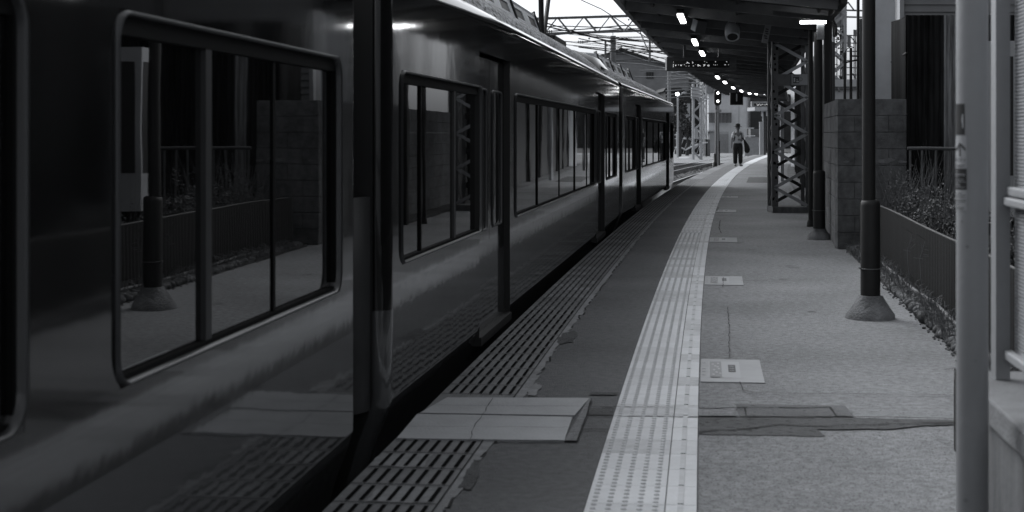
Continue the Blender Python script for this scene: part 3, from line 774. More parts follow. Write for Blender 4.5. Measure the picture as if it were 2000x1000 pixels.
c = S(1497, 66, 23); t = thing('hanging_notice', tuple(c), 'narrow tilted notice plate under the canopy left of the lattice column', 'sign')
m = MB(); az = Vector((.22, 0, 1)).normalized(); m.obox(c, Vector((1, 0, -.22)).normalized(), (0, 1, 0), az, .09, .02, .28); m.build('plate', M['steell'], t)
m = MB()
for k in range(5): m.obox(c+az*(-.07+k*.035)+Vector((random.uniform(-.01, .01), -.012, 0)), Vector((1, 0, -.22)).normalized(), (0, 1, 0), az, .045, .004, .018)
m.build('printed_marks', M['ink'], t)
# platform number sign
D = 56; a, b = S(1426, 205, D), S(1451.5, 181, D)
t = thing('platform_number_sign', tuple(S(1438, 205, D)), 'square black sign with the number 1 hanging from the canopy', 'sign')
m = MB(); m.box(a.x, b.x, D, D+.1, a.z, b.z); m.build('panel', M['ledb'], t)
m = MB(); m.box((a.x+b.x)/2-.015, (a.x+b.x)/2+.015, D+.03, D+.06, b.z, b.z+.45); m.build('hanger', M['dk'], t)
text_mesh('1', .40, 'numeral', M['white'], t, ((a.x+b.x)/2, D-.006, (a.z+b.z)/2+.03), (1, 0, 0), (0, 0, 1), .003)

# ------------------------------------------------------------------ block wall
D = 18.0; x0, x1 = S(1636, 0, D).x, S(1771, 0, D).x; zt = 1.765; bh = zt/9
t = thing('block_wall', (x0, D, 0), 'stained concrete block wall between the lamp post and the dark shed', 'wall')
m = MB(); far = G(1609, 452, 0); far = Vector((far.x, far.y, 0)); lo = Vector((x0, D, 0)); dv = (far-lo); L = dv.length; dv /= L; perp = Vector((dv.y, -dv.x, 0))
mj = MB()
mj.box(x0+.02, x1-.01, D+.012, D+.18, 0, zt-.01)
for r in range(9):
    z0, z1 = r*bh+.003, (r+1)*bh-.003
    off = 0 if r % 2 == 0 else .2; x = x0+(.0 if r % 2 == 0 else -.0); cuts = [x0]+[x0+off+.4*k for k in range(0, 4) if x0+.05 < x0+off+.4*k < x1-.05]+[x1]
    for p, q in zip(cuts, cuts[1:]):
        if p == x0: m.box(p, q-.002, D+random.uniform(0, .002), D+.16, z0, z1)
        else: m.box(p+.002, q-.002, D+random.uniform(0, .003), D+.16, z0, z1)
    cu = [.17]+[.17+off+.4*k for k in range(0, 12) if .25 < .17+off+.4*k < L-.05]+[L]
    for p, q in zip(cu, cu[1:]):
        c = lo+dv*((p+q)/2)+perp*.08; m.obox(c+Vector((0, 0, (z0+z1)/2)), perp, dv, (0, 0, 1), .16, q-p-.004, z1-z0)
m.build('blocks', M['block'], t, bevel=.004); mj.obox(lo+dv*(L/2+.1)+perp*.09+Vector((0, 0, zt/2-.01)), perp, dv, (0, 0, 1), .14, L-.2, zt-.03); mj.build('mortar', M['concd'], t)
m = MB()
for (x, y, r_) in ((1729, 314, .075), (1762, 316, .04), (1652, 316, .03), (1738, 312, .05)):
    c = S(x, y, D); pts = [c+Vector((r_*1.6*random.uniform(.6, 1)*math.cos(a), -.004-random.random()*.003, r_*.55*random.uniform(.5, 1)*math.sin(a))) for a in [i*math.pi/5 for i in range(10)]]
    m.add(pts, [tuple(range(10))])
m.build('chipped_patches', M['conc'], t)

m = MB(); rr = random.Random(77)
for r_ in range(9):
    d_ = 21.9+(.2 if r_ % 2 else 0)
    while d_ < 29.2: m.rbox(P(d_+.2, 2.5, (r_+.5)*bh), .16, .394, bh-.005, ang(d_)); d_ += .4
t = thing('rear_block_wall', tuple(P(25.5, 2.5, 0)), 'lower run of block wall hidden behind the front one, mirrored in the middle car windows', 'wall')
m.build('blocks', M['block'], t)
# ------------------------------------------------------------------ shed, buildings right
def corrug(m, p0, p1, z0, z1, pitch=.076, amp=.009, k=6, top=None):
    p0, p1 = Vector(p0), Vector(p1); L = (p1-p0).length; dv = (p1-p0)/L; nv = Vector((dv.y, -dv.x, 0)); n = max(2, int(L/pitch*k)); vs = []
    for i in range(n+1):
        q = p0+dv*L*i/n+nv*amp*math.sin(2*math.pi*i/k)
        zt_ = top(i/n) if top else z1
        vs += [Vector((q.x, q.y, z0)), Vector((q.x, q.y, zt_))]
    m.add(vs, [(2*i, 2*i+2, 2*i+3, 2*i+1) for i in range(n)], True)
D = 20.0; xs = S(1771, 0, D).x; zs = 2.9
t = thing('corrugated_shed', (xs, D, 0), 'black weather-stained corrugated metal shed behind the block wall', 'shed')
m = MB(); xr = S(1843, 0, D).x; xq = S(1872, 0, D).x
corrug(m, (xs, D, 0), (xr, D, 0), 0, zs); corrug(m, (xq, D, 0), (7.6, D, 0), 0, zs)
m.box(xs+.02, 7.55, D+.06, 20.9, 0, zs-.02); m.build('wall', M['char'], t)
m = MB(); corrug(m, (xr, D, 0), (xq, D, 0), 0, zs); m.build('weathered_sheet', M['rustw'], t)
m = MB(); pb_ = Vector((S(1752, 0, 21.3).x, 21.3, 0)); corrug(m, pb_, (xs-.004, D, 0), 0, zs); m.build('side_wall', M['char'], t)
m = MB(); pm = Vector((xs, D, 0)).lerp(pb_, .55); q = Vector((xs, D, 0)).lerp(pb_, .75); nv = (pb_-Vector((xs, D, 0))).normalized().cross(Vector((0, 0, 1))); sgn = -1 if nv.y > 0 else 1
m.obox((pm+q)/2+nv*sgn*.03+Vector((0, 0, 1.4)), (q-pm).normalized(), nv, (0, 0, 1), (q-pm).length*.6, .006, 2.7); m.build('weathered_strip', M['rustw'], t)
m = MB()
for z in (2.35, 1.55): m.tube([pb_+Vector((-.08, 0, z)), Vector((xs, D-.02, z+.06))], .012, 6)
m.build('tie_wire', M['dk'], t)
# neighbouring house: horizontal siding above shed, smooth tall wall to its left
t = thing('siding_house', (6, 23.2, 0), 'house with pale horizontal siding rising above the dark shed', 'house')
m = MB(); x0 = S(1765, 0, 23.1).x; z = 0
while z < 6.4:
    m.add([(x0, 23.1, z), (10, 23.1, z), (10, 23.12, z+.11), (x0, 23.12, z+.11), (x0, 23.3, z), (10, 23.3, z), (10, 23.3, z+.11), (x0, 23.3, z+.11)], [(0, 1, 2, 3), (0, 3, 7, 4), (0, 4, 5, 1)]); z += .11
m.box(x0, 10, 23.3, 23.6, 0, 6.4); m.build('siding', M['wallg'], t)
m = MB(); m.box(x0-.2, 10.2, 22.9, 23.8, 6.4, 6.55); m.build('roof', M['dk'], t)
m = MB(); m.box(x0-.07, x0-.005, 23.05, 23.2, 0, 6.4); m.build('corner_trim', M['wallw'], t)
a = S(1700, 0, 24.2).x; b = S(1764, 0, 24.2).x
t = thing('pale_building', ((a+b)/2, 24.2, 0), 'tall smooth pale plastered wall of a building rising behind the block wall', 'building')
m = MB(); m.box(a, b, 24.2, 24.45, 0, 6.8); m.build('wall', M['white'], t)
m = MB(); m.box(a-.05, b+.05, 24.1, 24.55, 6.8, 6.95); m.build('parapet', M['wallg'], t)
c = S(1706, 100, 24.1); m = MB(); m.tube([Vector((c.x, 24.14, 1.0)), Vector((c.x, 24.14, 3.35))], .02, 8); tag(m.build('wall_cable', M['steel']), 'thin vertical cable fixed to the pale plastered building', 'cable')
# ribbed duct and dark posts left of it
x = S(1679, 0, 23.6).x; m = MB(); z = 1.7
while z < 3.1: m.box(x-.0, x+.08, 23.6, 23.75, z, z+.022); m.box(x+.01, x+.07, 23.62, 23.74, z+.022, z+.042); z += .042
tag(m.build('ribbed_vent', M['steel']), 'narrow grey louvred vent strip beside the tall pale building', 'vent')
for (x, y, wd, lb) in ((1676, 0, 7, 'tall black pipe left of the louvred vent strip'),):
    c = S(x, 0, 23.4).x; m = MB(); m.tube([(c, 23.4, 0), (c, 23.4, 4.6)], .024, 8); tag(m.build('black_pipe', M['blk']), lb, 'pipe')
c0, c1_, c2_ = S(1623, 0, 22.6).x, S(1650, 0, 22.6).x, S(1662, 0, 22.6).x
m = MB(); m.tube([(c1_, 22.6, 0), (c1_, 22.6, 2.55)], .02, 8); m.tube([(c2_, 22.6, 0), (c2_, 22.6, 2.62)], .022, 8)
m.tube([(c1_, 22.6, 2.40), (c2_+.12, 22.6, 2.45)], .014, 6); m.tube([(c2_, 22.6, 2.50), (c2_+.12, 22.6, 2.5)], .014, 6); m.tube([(c0, 22.6, 0), (c0, 22.6, 3.0)], .018, 8)
m.tube([(c1_, 22.6, 2.55), (c1_+.03, 22.6, 2.6), (c2_, 22.6, 2.64), (c2_+.05, 22.6, 2.62)], .008, 6)
tag(m.build('pipe_railing', M['blk']), 'black pipe railing standing above the block wall against the sky', 'railing')
# railing in front of shed
D = 17.6; t = thing('pipe_fence', tuple(S(1820, 400, D)), 'rusty pipe railing among the weeds in front of the dark shed', 'railing')
a, b = S(1772, 290, D), S(1990, 290, D); m = MB(); m.tube([a.lerp(b, i/8)+Vector((0, 0, random.uniform(-.006, .006))) for i in range(9)], .021, 10); m.build('top_rail', M['steel'], t)
for x in (1778, 1801, 1828, 1856, 1884, 1912, 1938, 1966):
    m = MB(); c = S(x, 290, D); m.tube([c+Vector((0, 0, -.02)), Vector((c.x, D, .05))], .016, 8); m.build('post', M['steel'], t)
# low corrugated fence along the kerb, curved top
m = MB(); fpts = [(8.2, 2.10), (10, 2.16), (12, 2.20), (14, 2.20), (16, 2.18), (17.9, 2.14)]
def fu(d):
    for (a, ua), (b, ub) in zip(fpts, fpts[1:]):
        if a <= d <= b: return ua+(ub-ua)*(d-a)/(b-a)
    return fpts[0][1] if d < 8.2 else fpts[-1][1]
t = thing('corrugated_fence', tuple(P(13, 2.2, 0)), 'low dark corrugated fence bordering the weeds, curving beside the kerb stones', 'fence')
vs = []; n = 0; d = 6.2
while d < 17.9:
    ph = n % 6; u = fu(d)+.012*math.sin(2*math.pi*ph/6); h = .60+.012*math.sin(d*.9)
    vs += [P(d, u, .03), P(d, u, h)]; n += 1; d += .0145
m.add(vs, [(2*i, 2*i+2, 2*i+3, 2*i+1) for i in range(n-1)], True); m.build('sheet', M['fencec'], t)
m = MB(); m.tube([P(6.2+i*.5, fu(6.2+i*.5), .60+.012*math.sin((6.2+i*.5)*.9)) for i in range(24)], .011, 8); m.build('top_rail', M['dk'], t)
# kerb: rough stones and a pipe
def stone(m, c, r, sq=(1, 1, 1), seed=0):
    rr = random.Random(seed); vs = []; n1, n2 = 5, 8
    vs.append(c+Vector((0, 0, r*sq[2])))
    for i in range(1, n1):
        for k in range(n2):
            a, b = math.pi*i/n1, 2*math.pi*k/n2; q = r*rr.uniform(.7, 1.2)
            vs.append(c+Vector((q*sq[0]*math.sin(a)*math.cos(b), q*sq[1]*math.sin(a)*math.sin(b), q*sq[2]*math.cos(a))))
    vs.append(c-Vector((0, 0, r*sq[2]))); fs = []
    for k in range(n2): fs.append((0, 1+k, 1+(k+1) % n2))
    for i in range(n1-2):
        for k in range(n2): fs.append((1+i*n2+k, 1+(i+1)*n2+k, 1+(i+1)*n2+(k+1) % n2, 1+i*n2+(k+1) % n2))
    e = 1+(n1-1)*n2
    for k in range(n2): fs.append((e, e-n2+(k+1) % n2, e-n2+k))
    m.add(vs, fs, True)
t = thing('stone_kerb', tuple(P(12, 1.98, 0)), 'rough kerb of rounded stones edging the platform below the low fence', 'kerb')
m = MB(); d = 7.0; i = 0
while d < 18:
    s_ = random.uniform(.024, .042); stone(m, P(d, 1.965+random.uniform(-.015, .015)+.012*(d-7)*.9, .03), s_, (1.5, .8, 1.0), i); i += 1
    for q_ in range(3):
        if random.random() < .8: stone(m, P(d+random.uniform(-.03, .03), 2.0+.05*q_+random.uniform(-.02, .02)+.01*(d-7), .04), random.uniform(.012, .03), (1.2, 1, .7), i+500+q_)
    if random.random() < .5: stone(m, P(d, 1.93+random.uniform(-.04, .01)+.011*(d-7), .004), random.uniform(.006, .014), (1, 1, .7), i+900)
    d += s_*1.3
m.build('stones', M['stone'], t)
m = MB(); slab(m, 6.7, 18, 2.0, 2.13, -.01, .03, 1); m.build('mortar_bed', M['soil'], t)
m = MB(); m.tube([P(7+i*.6, fu(7+i*.6)-.05, .06+.01*math.sin(i)) for i in range(18)], .016, 8)
tag(m.build('ground_pipe', M['steel']), 'thin pale pipe lying along the foot of the low fence', 'pipe')
# weeds
def leafy(m, c, rad, n, size, seed, flat=.8):
    rr = random.Random(seed)
    for i in range(n):
        while True:
            v = Vector((rr.uniform(-1, 1), rr.uniform(-1, 1), rr.uniform(-1, 1)))
            if v.length < 1: break
        v = v.normalized()*(v.length**.5); p = c+Vector((v.x*rad[0], v.y*rad[1], v.z*rad[2]))
        if p.z < .03 and c.z < 2: p.z = abs(p.z)+.03
        a = Vector((rr.uniform(-1, 1), rr.uniform(-1, 1), rr.uniform(-1, 1))).normalized(); b = a.cross(Vector((rr.uniform(-1, 1), rr.uniform(-1, 1), rr.uniform(-1, 1)))).normalized()
        s_ = size*rr.uniform(.5, 1.3); m.add([p-a*s_, p-b*s_*.45, p+a*s_, p+b*s_*.45], [(0, 1, 2, 3)])
def stems(m, c, rad, n, h, seed, r_=.004):
    rr = random.Random(seed)
    for i in range(n):
        p = c+Vector((rr.uniform(-rad, rad), rr.uniform(-rad, rad), 0)); L = h*rr.uniform(.5, 1.1); dx, dy = rr.uniform(-.35, .35), rr.uniform(-.35, .35)
        m.tube([p, p+Vector((dx*L*.3, dy*L*.3, L*.5)), p+Vector((dx*L, dy*L, L))], [r_, r_*.8, r_*.3], 4, False)
bushes = [(17.1, 2.62, .30, .5, 'weed bush nearest the block wall, above the low fence'), (16.3, 2.72, .36, .56, 'largest weed bush, in front of the pale streaked sheet of the shed'), (15.2, 2.70, .36, .5, 'dark weed bush half hidden by the pale round post'), (13.0, 2.75, .38, .5, 'weed bush seen in the slot right of the pale round post')]
for i, (dd, uu, r_, h, lb) in enumerate(bushes):
    c = P(dd, uu, 0); t = thing('weed_bush', tuple(c), lb, 'bush', 'weed bushes behind the low fence')
    m = MB(); leafy(m, c+Vector((0, 0, h*.75)), (r_, r_*1.3, h*.72), 2600, .015, i+10)
    for k in range(14):
        rr = random.Random(i*100+k); p = c+Vector((rr.uniform(-r_, r_), rr.uniform(-r_, r_), h*rr.uniform(1.1, 1.7))); leafy(m, p, (.05, .05, .1), 26, .012, i*70+k)
    m.build('foliage', M['leaf'], t)
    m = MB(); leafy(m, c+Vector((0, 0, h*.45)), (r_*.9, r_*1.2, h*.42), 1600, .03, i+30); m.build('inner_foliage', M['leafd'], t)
    m = MB(); stems(m, c, r_*.9, 26, h*1.7, i+50, .0025); stems(m, c, r_*1.1, 22, h*2.1, i+250, .002); m.build('stems', M['leaf'], t)
m = MB()
for (x, D, n, h) in ((1738, 17.0, 16, .5), (1752, 17.2, 20, .55), (1765, 17.2, 22, .55), (1780, 17.3, 20, .6), (1800, 16.9, 18, .65), (1830, 16.2, 16, .6)): stems(m, Vector(((x-1000)/F*D, D, .2)), .16, n, h+.25, int(x), .005)
tag(m.build('tall_grass', M['straw']), 'dry tall grass blades at the foot of the block wall', 'grass', kind='stuff')
m = MB()
for i in range(260):
    d = random.uniform(7.6, 17.5); u = fu(d)-random.uniform(.02, .2); rr = random.Random(i)
    for k in range(rr.randint(2, 7)):
        p = P(d, u, .03)+Vector((rr.uniform(-.03, .03), rr.uniform(-.04, .04), 0)); L = rr.uniform(.03, .16); dx, dy = rr.uniform(-.7, .5), rr.uniform(-.6, .4)
        m.tube([p, p+Vector((dx*L*.4, dy*L*.4, L*.7)), p+Vector((dx*L, dy*L, L*.8))], [.003, .0025, .001], 4, False)
tag(m.build('kerb_weeds', M['straw']), 'thin weeds sprouting between the kerb stones and the low fence', 'weeds', kind='stuff')
m = MB()
for (x, y, D) in ((1758, 480, 13.4), (1776, 470, 12.6)):
    c = S(x, y, D); c0 = P(D, fu(D)-.05, .05)
    m.tube([c0, c0+Vector((-.02, 0, .3)), c0+Vector((.02, -.02, .45)), c0+Vector((-.05, -.03, .5))], .003, 5, False)
    for k in range(7): q = c0+Vector((0, -.02, .3+.02*k)); m.tube([q, q+Vector((random.uniform(-.1, .1), 0, random.uniform(-.05, .06)))], .002, 4, False)
tag(m.build('vine', M['straw']), 'thin dry vine climbing the middle of the low dark fence', 'vine')

# ------------------------------------------------------------------ near right: square post, wall, mesh screen
D = 4.3; r0 = 30.5/F*D; pcx = (1899.0-1000)/F*D; pth = math.atan2(pcx, D)
t = thing('notice_post', (pcx, D, 0), 'thick pale round post with an arrow notice wrapped round it, near the right edge', 'post')
def cyl(x, y, rr=0.0):
    """point on the post's surface seen at photo column x, height row y"""
    s_ = max(-.9999, min(.9999, (x-1899.0)/30.5)); a = math.asin(s_)-pth*0; r_ = r0+rr
    ux = Vector((math.cos(pth), -math.sin(pth), 0)); uy = Vector((-math.sin(pth), -math.cos(pth), 0))
    return Vector((pcx, D, 0))+ux*r_*math.sin(a)+uy*r_*math.cos(a)+Vector((0, 0, EYE-(y-HZ)/F*D))
def wrap(m, x0, y0, x1, y1, rr, n=None):
    n = n or max(1, int((x1-x0)/1.5))
    for k in range(n):
        a, b = x0+(x1-x0)*k/n, x0+(x1-x0)*(k+1)/n; m.add([cyl(a, y1, rr), cyl(b, y1, rr), cyl(b, y0, rr), cyl(a, y0, rr)], [(0, 1, 2, 3)], True)
m = MB(); m.lathe((pcx, D, 0), [(r0, 0), (r0, 1.0), (r0, 2.0), (r0, 3.3)], 48); m.build('shaft', M['pale'], t)
m = MB(); wrap(m, 1868.6, 203, 1885, 263, .0008); m.build('dark_sticker', M['signd'], t)
m = MB(); wrap(m, 1880.5, 223, 1883, 250, .0016); wrap(m, 1879.5, 228, 1880.5, 240, .0016); m.build('painted_highlight', M['sign'], t)  # pale strips paint a highlight onto the dark patch
m = MB(); wrap(m, 1868.6, 266, 1889, 410, .0008); m.build('notice', M['sign'], t)
m = MB(); wrap(m, 1868.6, 329, 1889, 370, .0014); m.build('notice_band', M['signd'], t)
m = MB(); wrap(m, 1875.4, 280, 1877.8, 305, .0016)
for k in range(8): wrap(m, 1876.6+k*1.2-.3, 279+k*1.35, 1877.8+k*1.2+.3, 284+k*1.35, .0016, 1); wrap(m, 1875.4-k*.8-.2, 279+k*1.5, 1876.6-k*.8, 284+k*1.5, .0016, 1)
for y, a, b in ((322, 1869, 1886), (325, 1870, 1884), (376, 1870, 1880), (380, 1869, 1887), (384, 1869, 1886), (390, 1869, 1888), (393, 1869, 1886), (397, 1869, 1876), (400, 1869, 1875), (404, 1869, 1885), (407, 1870, 1883)): wrap(m, a, y, b, y+1, .0016)
m.build('arrow_and_text', M['ink'], t)
m = MB()
for y, a, b in ((334, 1870, 1874), (339, 1869, 1886), (341.5, 1869, 1886), (345, 1869, 1873), (350, 1869, 1884), (354, 1869, 1887), (358, 1869, 1876), (361, 1869, 1878), (365, 1869, 1886)): wrap(m, a, y, b, y+1, .0022)
m.build('band_text', M['sign'], t)
o = text_mesh('ボタン', 8.6, 'lettering', M['ink'], None, (0, 0, 0), (1, 0, 0), (0, 0, 1), 0)
inv = parent_matrix(t).inverted()
for v in o.data.vertices: v.co = inv @ cyl(1877.5+v.co.x*.78, 312.5-v.co.z, .0016)
o.parent = t
m = MB()
for (x, y, q) in ((1887, 972, 5), (1880, 432, 3), (1890, 480, 4), (1905, 700, 3)):
    m = MB()
    for k in range(6): wrap(m, x-q+abs(k-2.5), y-q*.8+k*q*.27, x+q-abs(k-2.5), y-q*.8+(k+1)*q*.27, .0005, 4)
    m.build('grime_spot', M['wallg'], t)
# dark slim edge behind the post
m = MB(); a = G(1869, 885, 0); m.box(a.x-.003, a.x+.05, a.y, a.y+.03, 0, .355); m.box(a.x+.004, a.x+.045, a.y+.03, a.y+.06, 0, .3); tag(m.build('low_metal_edge', M['dk']), 'low dark metal upstand behind the foot of the pale square post', 'edging')
# low concrete wall
t = thing('concrete_wall', tuple(P(2, 1.5, 0)), 'low stained concrete wall in the bottom right corner', 'wall')
m = MB(); slab(m, -6, 5.33, 1.30, 2.2, 0, .47, 1); m.build('wall_face', M['concd'], t)
m = MB(); slab(m, -6, 5.35, 1.275, 2.22, .47, .552, 1); m.build('coping', M['conc'], t, bevel=.008)
# metal screen
D = 4.98; c = S(1957, 745, D)
t = thing('mesh_screen', (c.x, D, .55), 'pale embossed metal screen panel standing on the low concrete wall', 'screen')
a, b = S(1945, 0, D).x, S(1973, 0, D).x
m = MB(); m.box(a, b, D, D+.05, .553, 3.2); m.build('post', M['pale'], t)
us = 1.44+.03
q0 = Vector((b+.008, D+.01, 0)); dv = (P(0, 0)-P(3, 0)).normalized(); nvv = Vector((dv.y, -dv.x, 0)); nvv = -nvv if nvv.x > 0 else nvv
m = MB(); L = 7.5
m.obox(q0+dv*L/2+Vector((0, 0, 1.92))-nvv*.012, dv, nvv, (0, 0, 1), L, .004, 2.6)
m.build('backing', M['wallw'], t)
m = MB(); z = .66; row = 0
while z < 2.1:
    yy = .02
    while yy < 1.35:
        c = q0+dv*(yy+(.011 if row % 2 else 0))+Vector((0, 0, z))-nvv*.0095
        m.add([c-dv*.007, c+Vector((0, 0, .004))+nvv*.0, c+dv*.007, c-Vector((0, 0, .004)), c+nvv*.0055], [(0, 1, 4), (1, 2, 4), (2, 3, 4), (3, 0, 4)]); yy += .022
    z += .0115; row += 1
m.build('embossing', M['wallg'], t)  # darker colour stands for the shadow on the raised dots
for (z, h, wd) in ((1.165, .030, .022), (1.132, .028, .034), (.635, .03, .03)):
    m = MB(); m.obox(q0+dv*L/2+Vector((0, 0, z))+nvv*wd*.4, dv, nvv, (0, 0, 1), L, wd, h); m.build('rail', M['pale'], t, bevel=.006)
# dark wall and house added out of view to darken the train's reflections
t = thing('reflection_wall', (7.6, 8, 0), 'dark corrugated wall added right of the platform for its reflection in the train windows', 'wall')
m = MB(); corrug(m, (7.6, 20, 0), (5.4, 2, 0), 0, 3.1, .15, .015); m.box(7.64, 7.7, 2, 20, 0, 3.0); m.build('sheet', M['char'], t)
t = thing('reflection_house', (13, 8, 0), 'dark walled house added right of the platform outside the frame to darken the train reflections', 'house')
m = MB(); m.box(8.6, 15, -3, 19.5, 0, 8.2); m.build('wall', M['char'], t)
m = MB(); m.box(8.3, 15.3, -3.3, 19.8, 8.2, 8.4); m.build('roof', M['dk'], t)
for y in (1, 5, 10, 15):
    m = MB(); m.box(8.56, 8.6, y, y+1.6, 3.6, 4.7); m.build('window', M['glass'], t)
# cabinet added out of sight for its reflection in the near window
cc = P(15.4, 3.25, 0); t = thing('added_cabinet', tuple(cc), 'pale cabinet with a dark door, added unseen for its reflection in the left window of the nearest car', 'cabinet', None, ang(15))
m = MB(); m.box(-.17, .17, -.14, .14, .55, 2.25); m.build('case', M['wallw'], t, local=True)
m = MB(); m.box(-.176, -.171, -.09, .09, .95, 2.1); m.box(-.10, .10, -.146, -.141, .95, 2.1); m.build('door', M['blk'], t, local=True)
# dark boundary wall under the canopy
t = thing('boundary_wall', tuple(P(40, 2.5, 0)), 'dark boundary wall behind the lattice column under the canopy', 'wall')
m = MB(); slab(m, 29.5, 72, 2.42, 2.6, 0, 3.1, 3); m.build('panels', M['walld'], t)
m = MB(); 
d = 31
while d < 71: m.rbox(P(d, 2.37, 1.5), .1, .1, 3.0, ang(d)); d += 4
m.build('posts', M['dk'], t)
for (x, y0_, y1_, D, wd, lb) in ((1528, 205, 350, 44, 7, 'pale square post seen through the left side of the lattice column'), (1554, 222, 318, 36, 3, 'thin pale pipe seen through the middle of the lattice column')):
    a, b = S(x-wd/2, y1_, D), S(x+wd/2, y0_, D); m = MB(); m.box(a.x, b.x, D, D+.1, 0 if wd > 4 else a.z, b.z); tag(m.build('pale_post', M['wallw']), lb, 'post')
m = MB(); a, b = S(1496, 300, 56), S(1510, 224, 56); m.lathe(((a.x+b.x)/2, 56, 0), [((b.x-a.x)/2*.55, 0.0), ((b.x-a.x)/2*.55, b.z)], 20)
tag(m.build('round_column', M['steel']), 'stout grey round column left of the lattice column', 'column')

# ------------------------------------------------------------------ floor signs
def floor_sign(D, u0, label, near):
    Y0, Y1 = D-.42, D+.42
    t = thing('floor_sign', tuple(P(D, u0+.17, .004)), label, 'floor sign', 'boarding signs stuck on the platform beside the tactile strip')
    m = MB(); A = lambda a, b, z: P(Y0+b*(Y1-Y0), u0+a*.345, z)
    def r(m, a0, b0, a1, b1, z): m.quad(A(a0, b0, z), A(a1, b0, z), A(a1, b1, z), A(a0, b1, z))
    def sl(m, a0, b0, a1, b1, z):
        q = [A(a0, b0, .001), A(a1, b0, .001), A(a1, b1, .001), A(a0, b1, .001)]+[A(a0, b0, z), A(a1, b0, z), A(a1, b1, z), A(a0, b1, z)]
        m.add(q, [(4, 5, 6, 7), (0, 1, 5, 4), (1, 2, 6, 5), (2, 3, 7, 6), (3, 0, 4, 7)])
    sl(m, 0, 0, 1, 1, .006); m.build('sheet', M['stick'], t)
    m = MB(); r(m, .13, .17, .64, .88, .0075); m.build('border', M['stick2'], t)
    m = MB(); r(m, .145, .19, .34, .86, .009); m.build('picture', M['ink2'], t)
    m = MB(); r(m, .45, .40, .57, .72, .009); m.build('pictogram', M['asph_m'], t)
    m = MB()
    for a, b in ((.18, .7), (.22, .62), (.27, .74), (.2, .45), (.28, .5), (.24, .35), (.3, .3), (.19, .25), (.26, .58)): r(m, a, b, a+.035, b+.05, .0105)
    for k in range(3): r(m, .47, .45+k*.09, .55, .47+k*.09, .0105)
    m.build('print', M['stick2'], t)
    m = MB()
    for b in (.25, .4, .52, .78): r(m, .02, b, .08, b+.015, .0085)
    r(m, .155, .16, .31, .175, .0085); m.build('print_dark', M['ink'], t)
FS = ['floor sign nearest the camera, right of the tactile strip', 'second floor sign from the camera, right of the tactile strip', 'third floor sign from the camera, beside the start of the ridged tactile tiles', 'fourth floor sign from the camera, a pale sliver beside the curving strip', 'fifth floor sign, just left of the lattice column base']
for D, lb in zip((8.82, 14.2, 19.65, 27.0, 33.0), FS): floor_sign(D, .41, lb, D < 15)
D = None
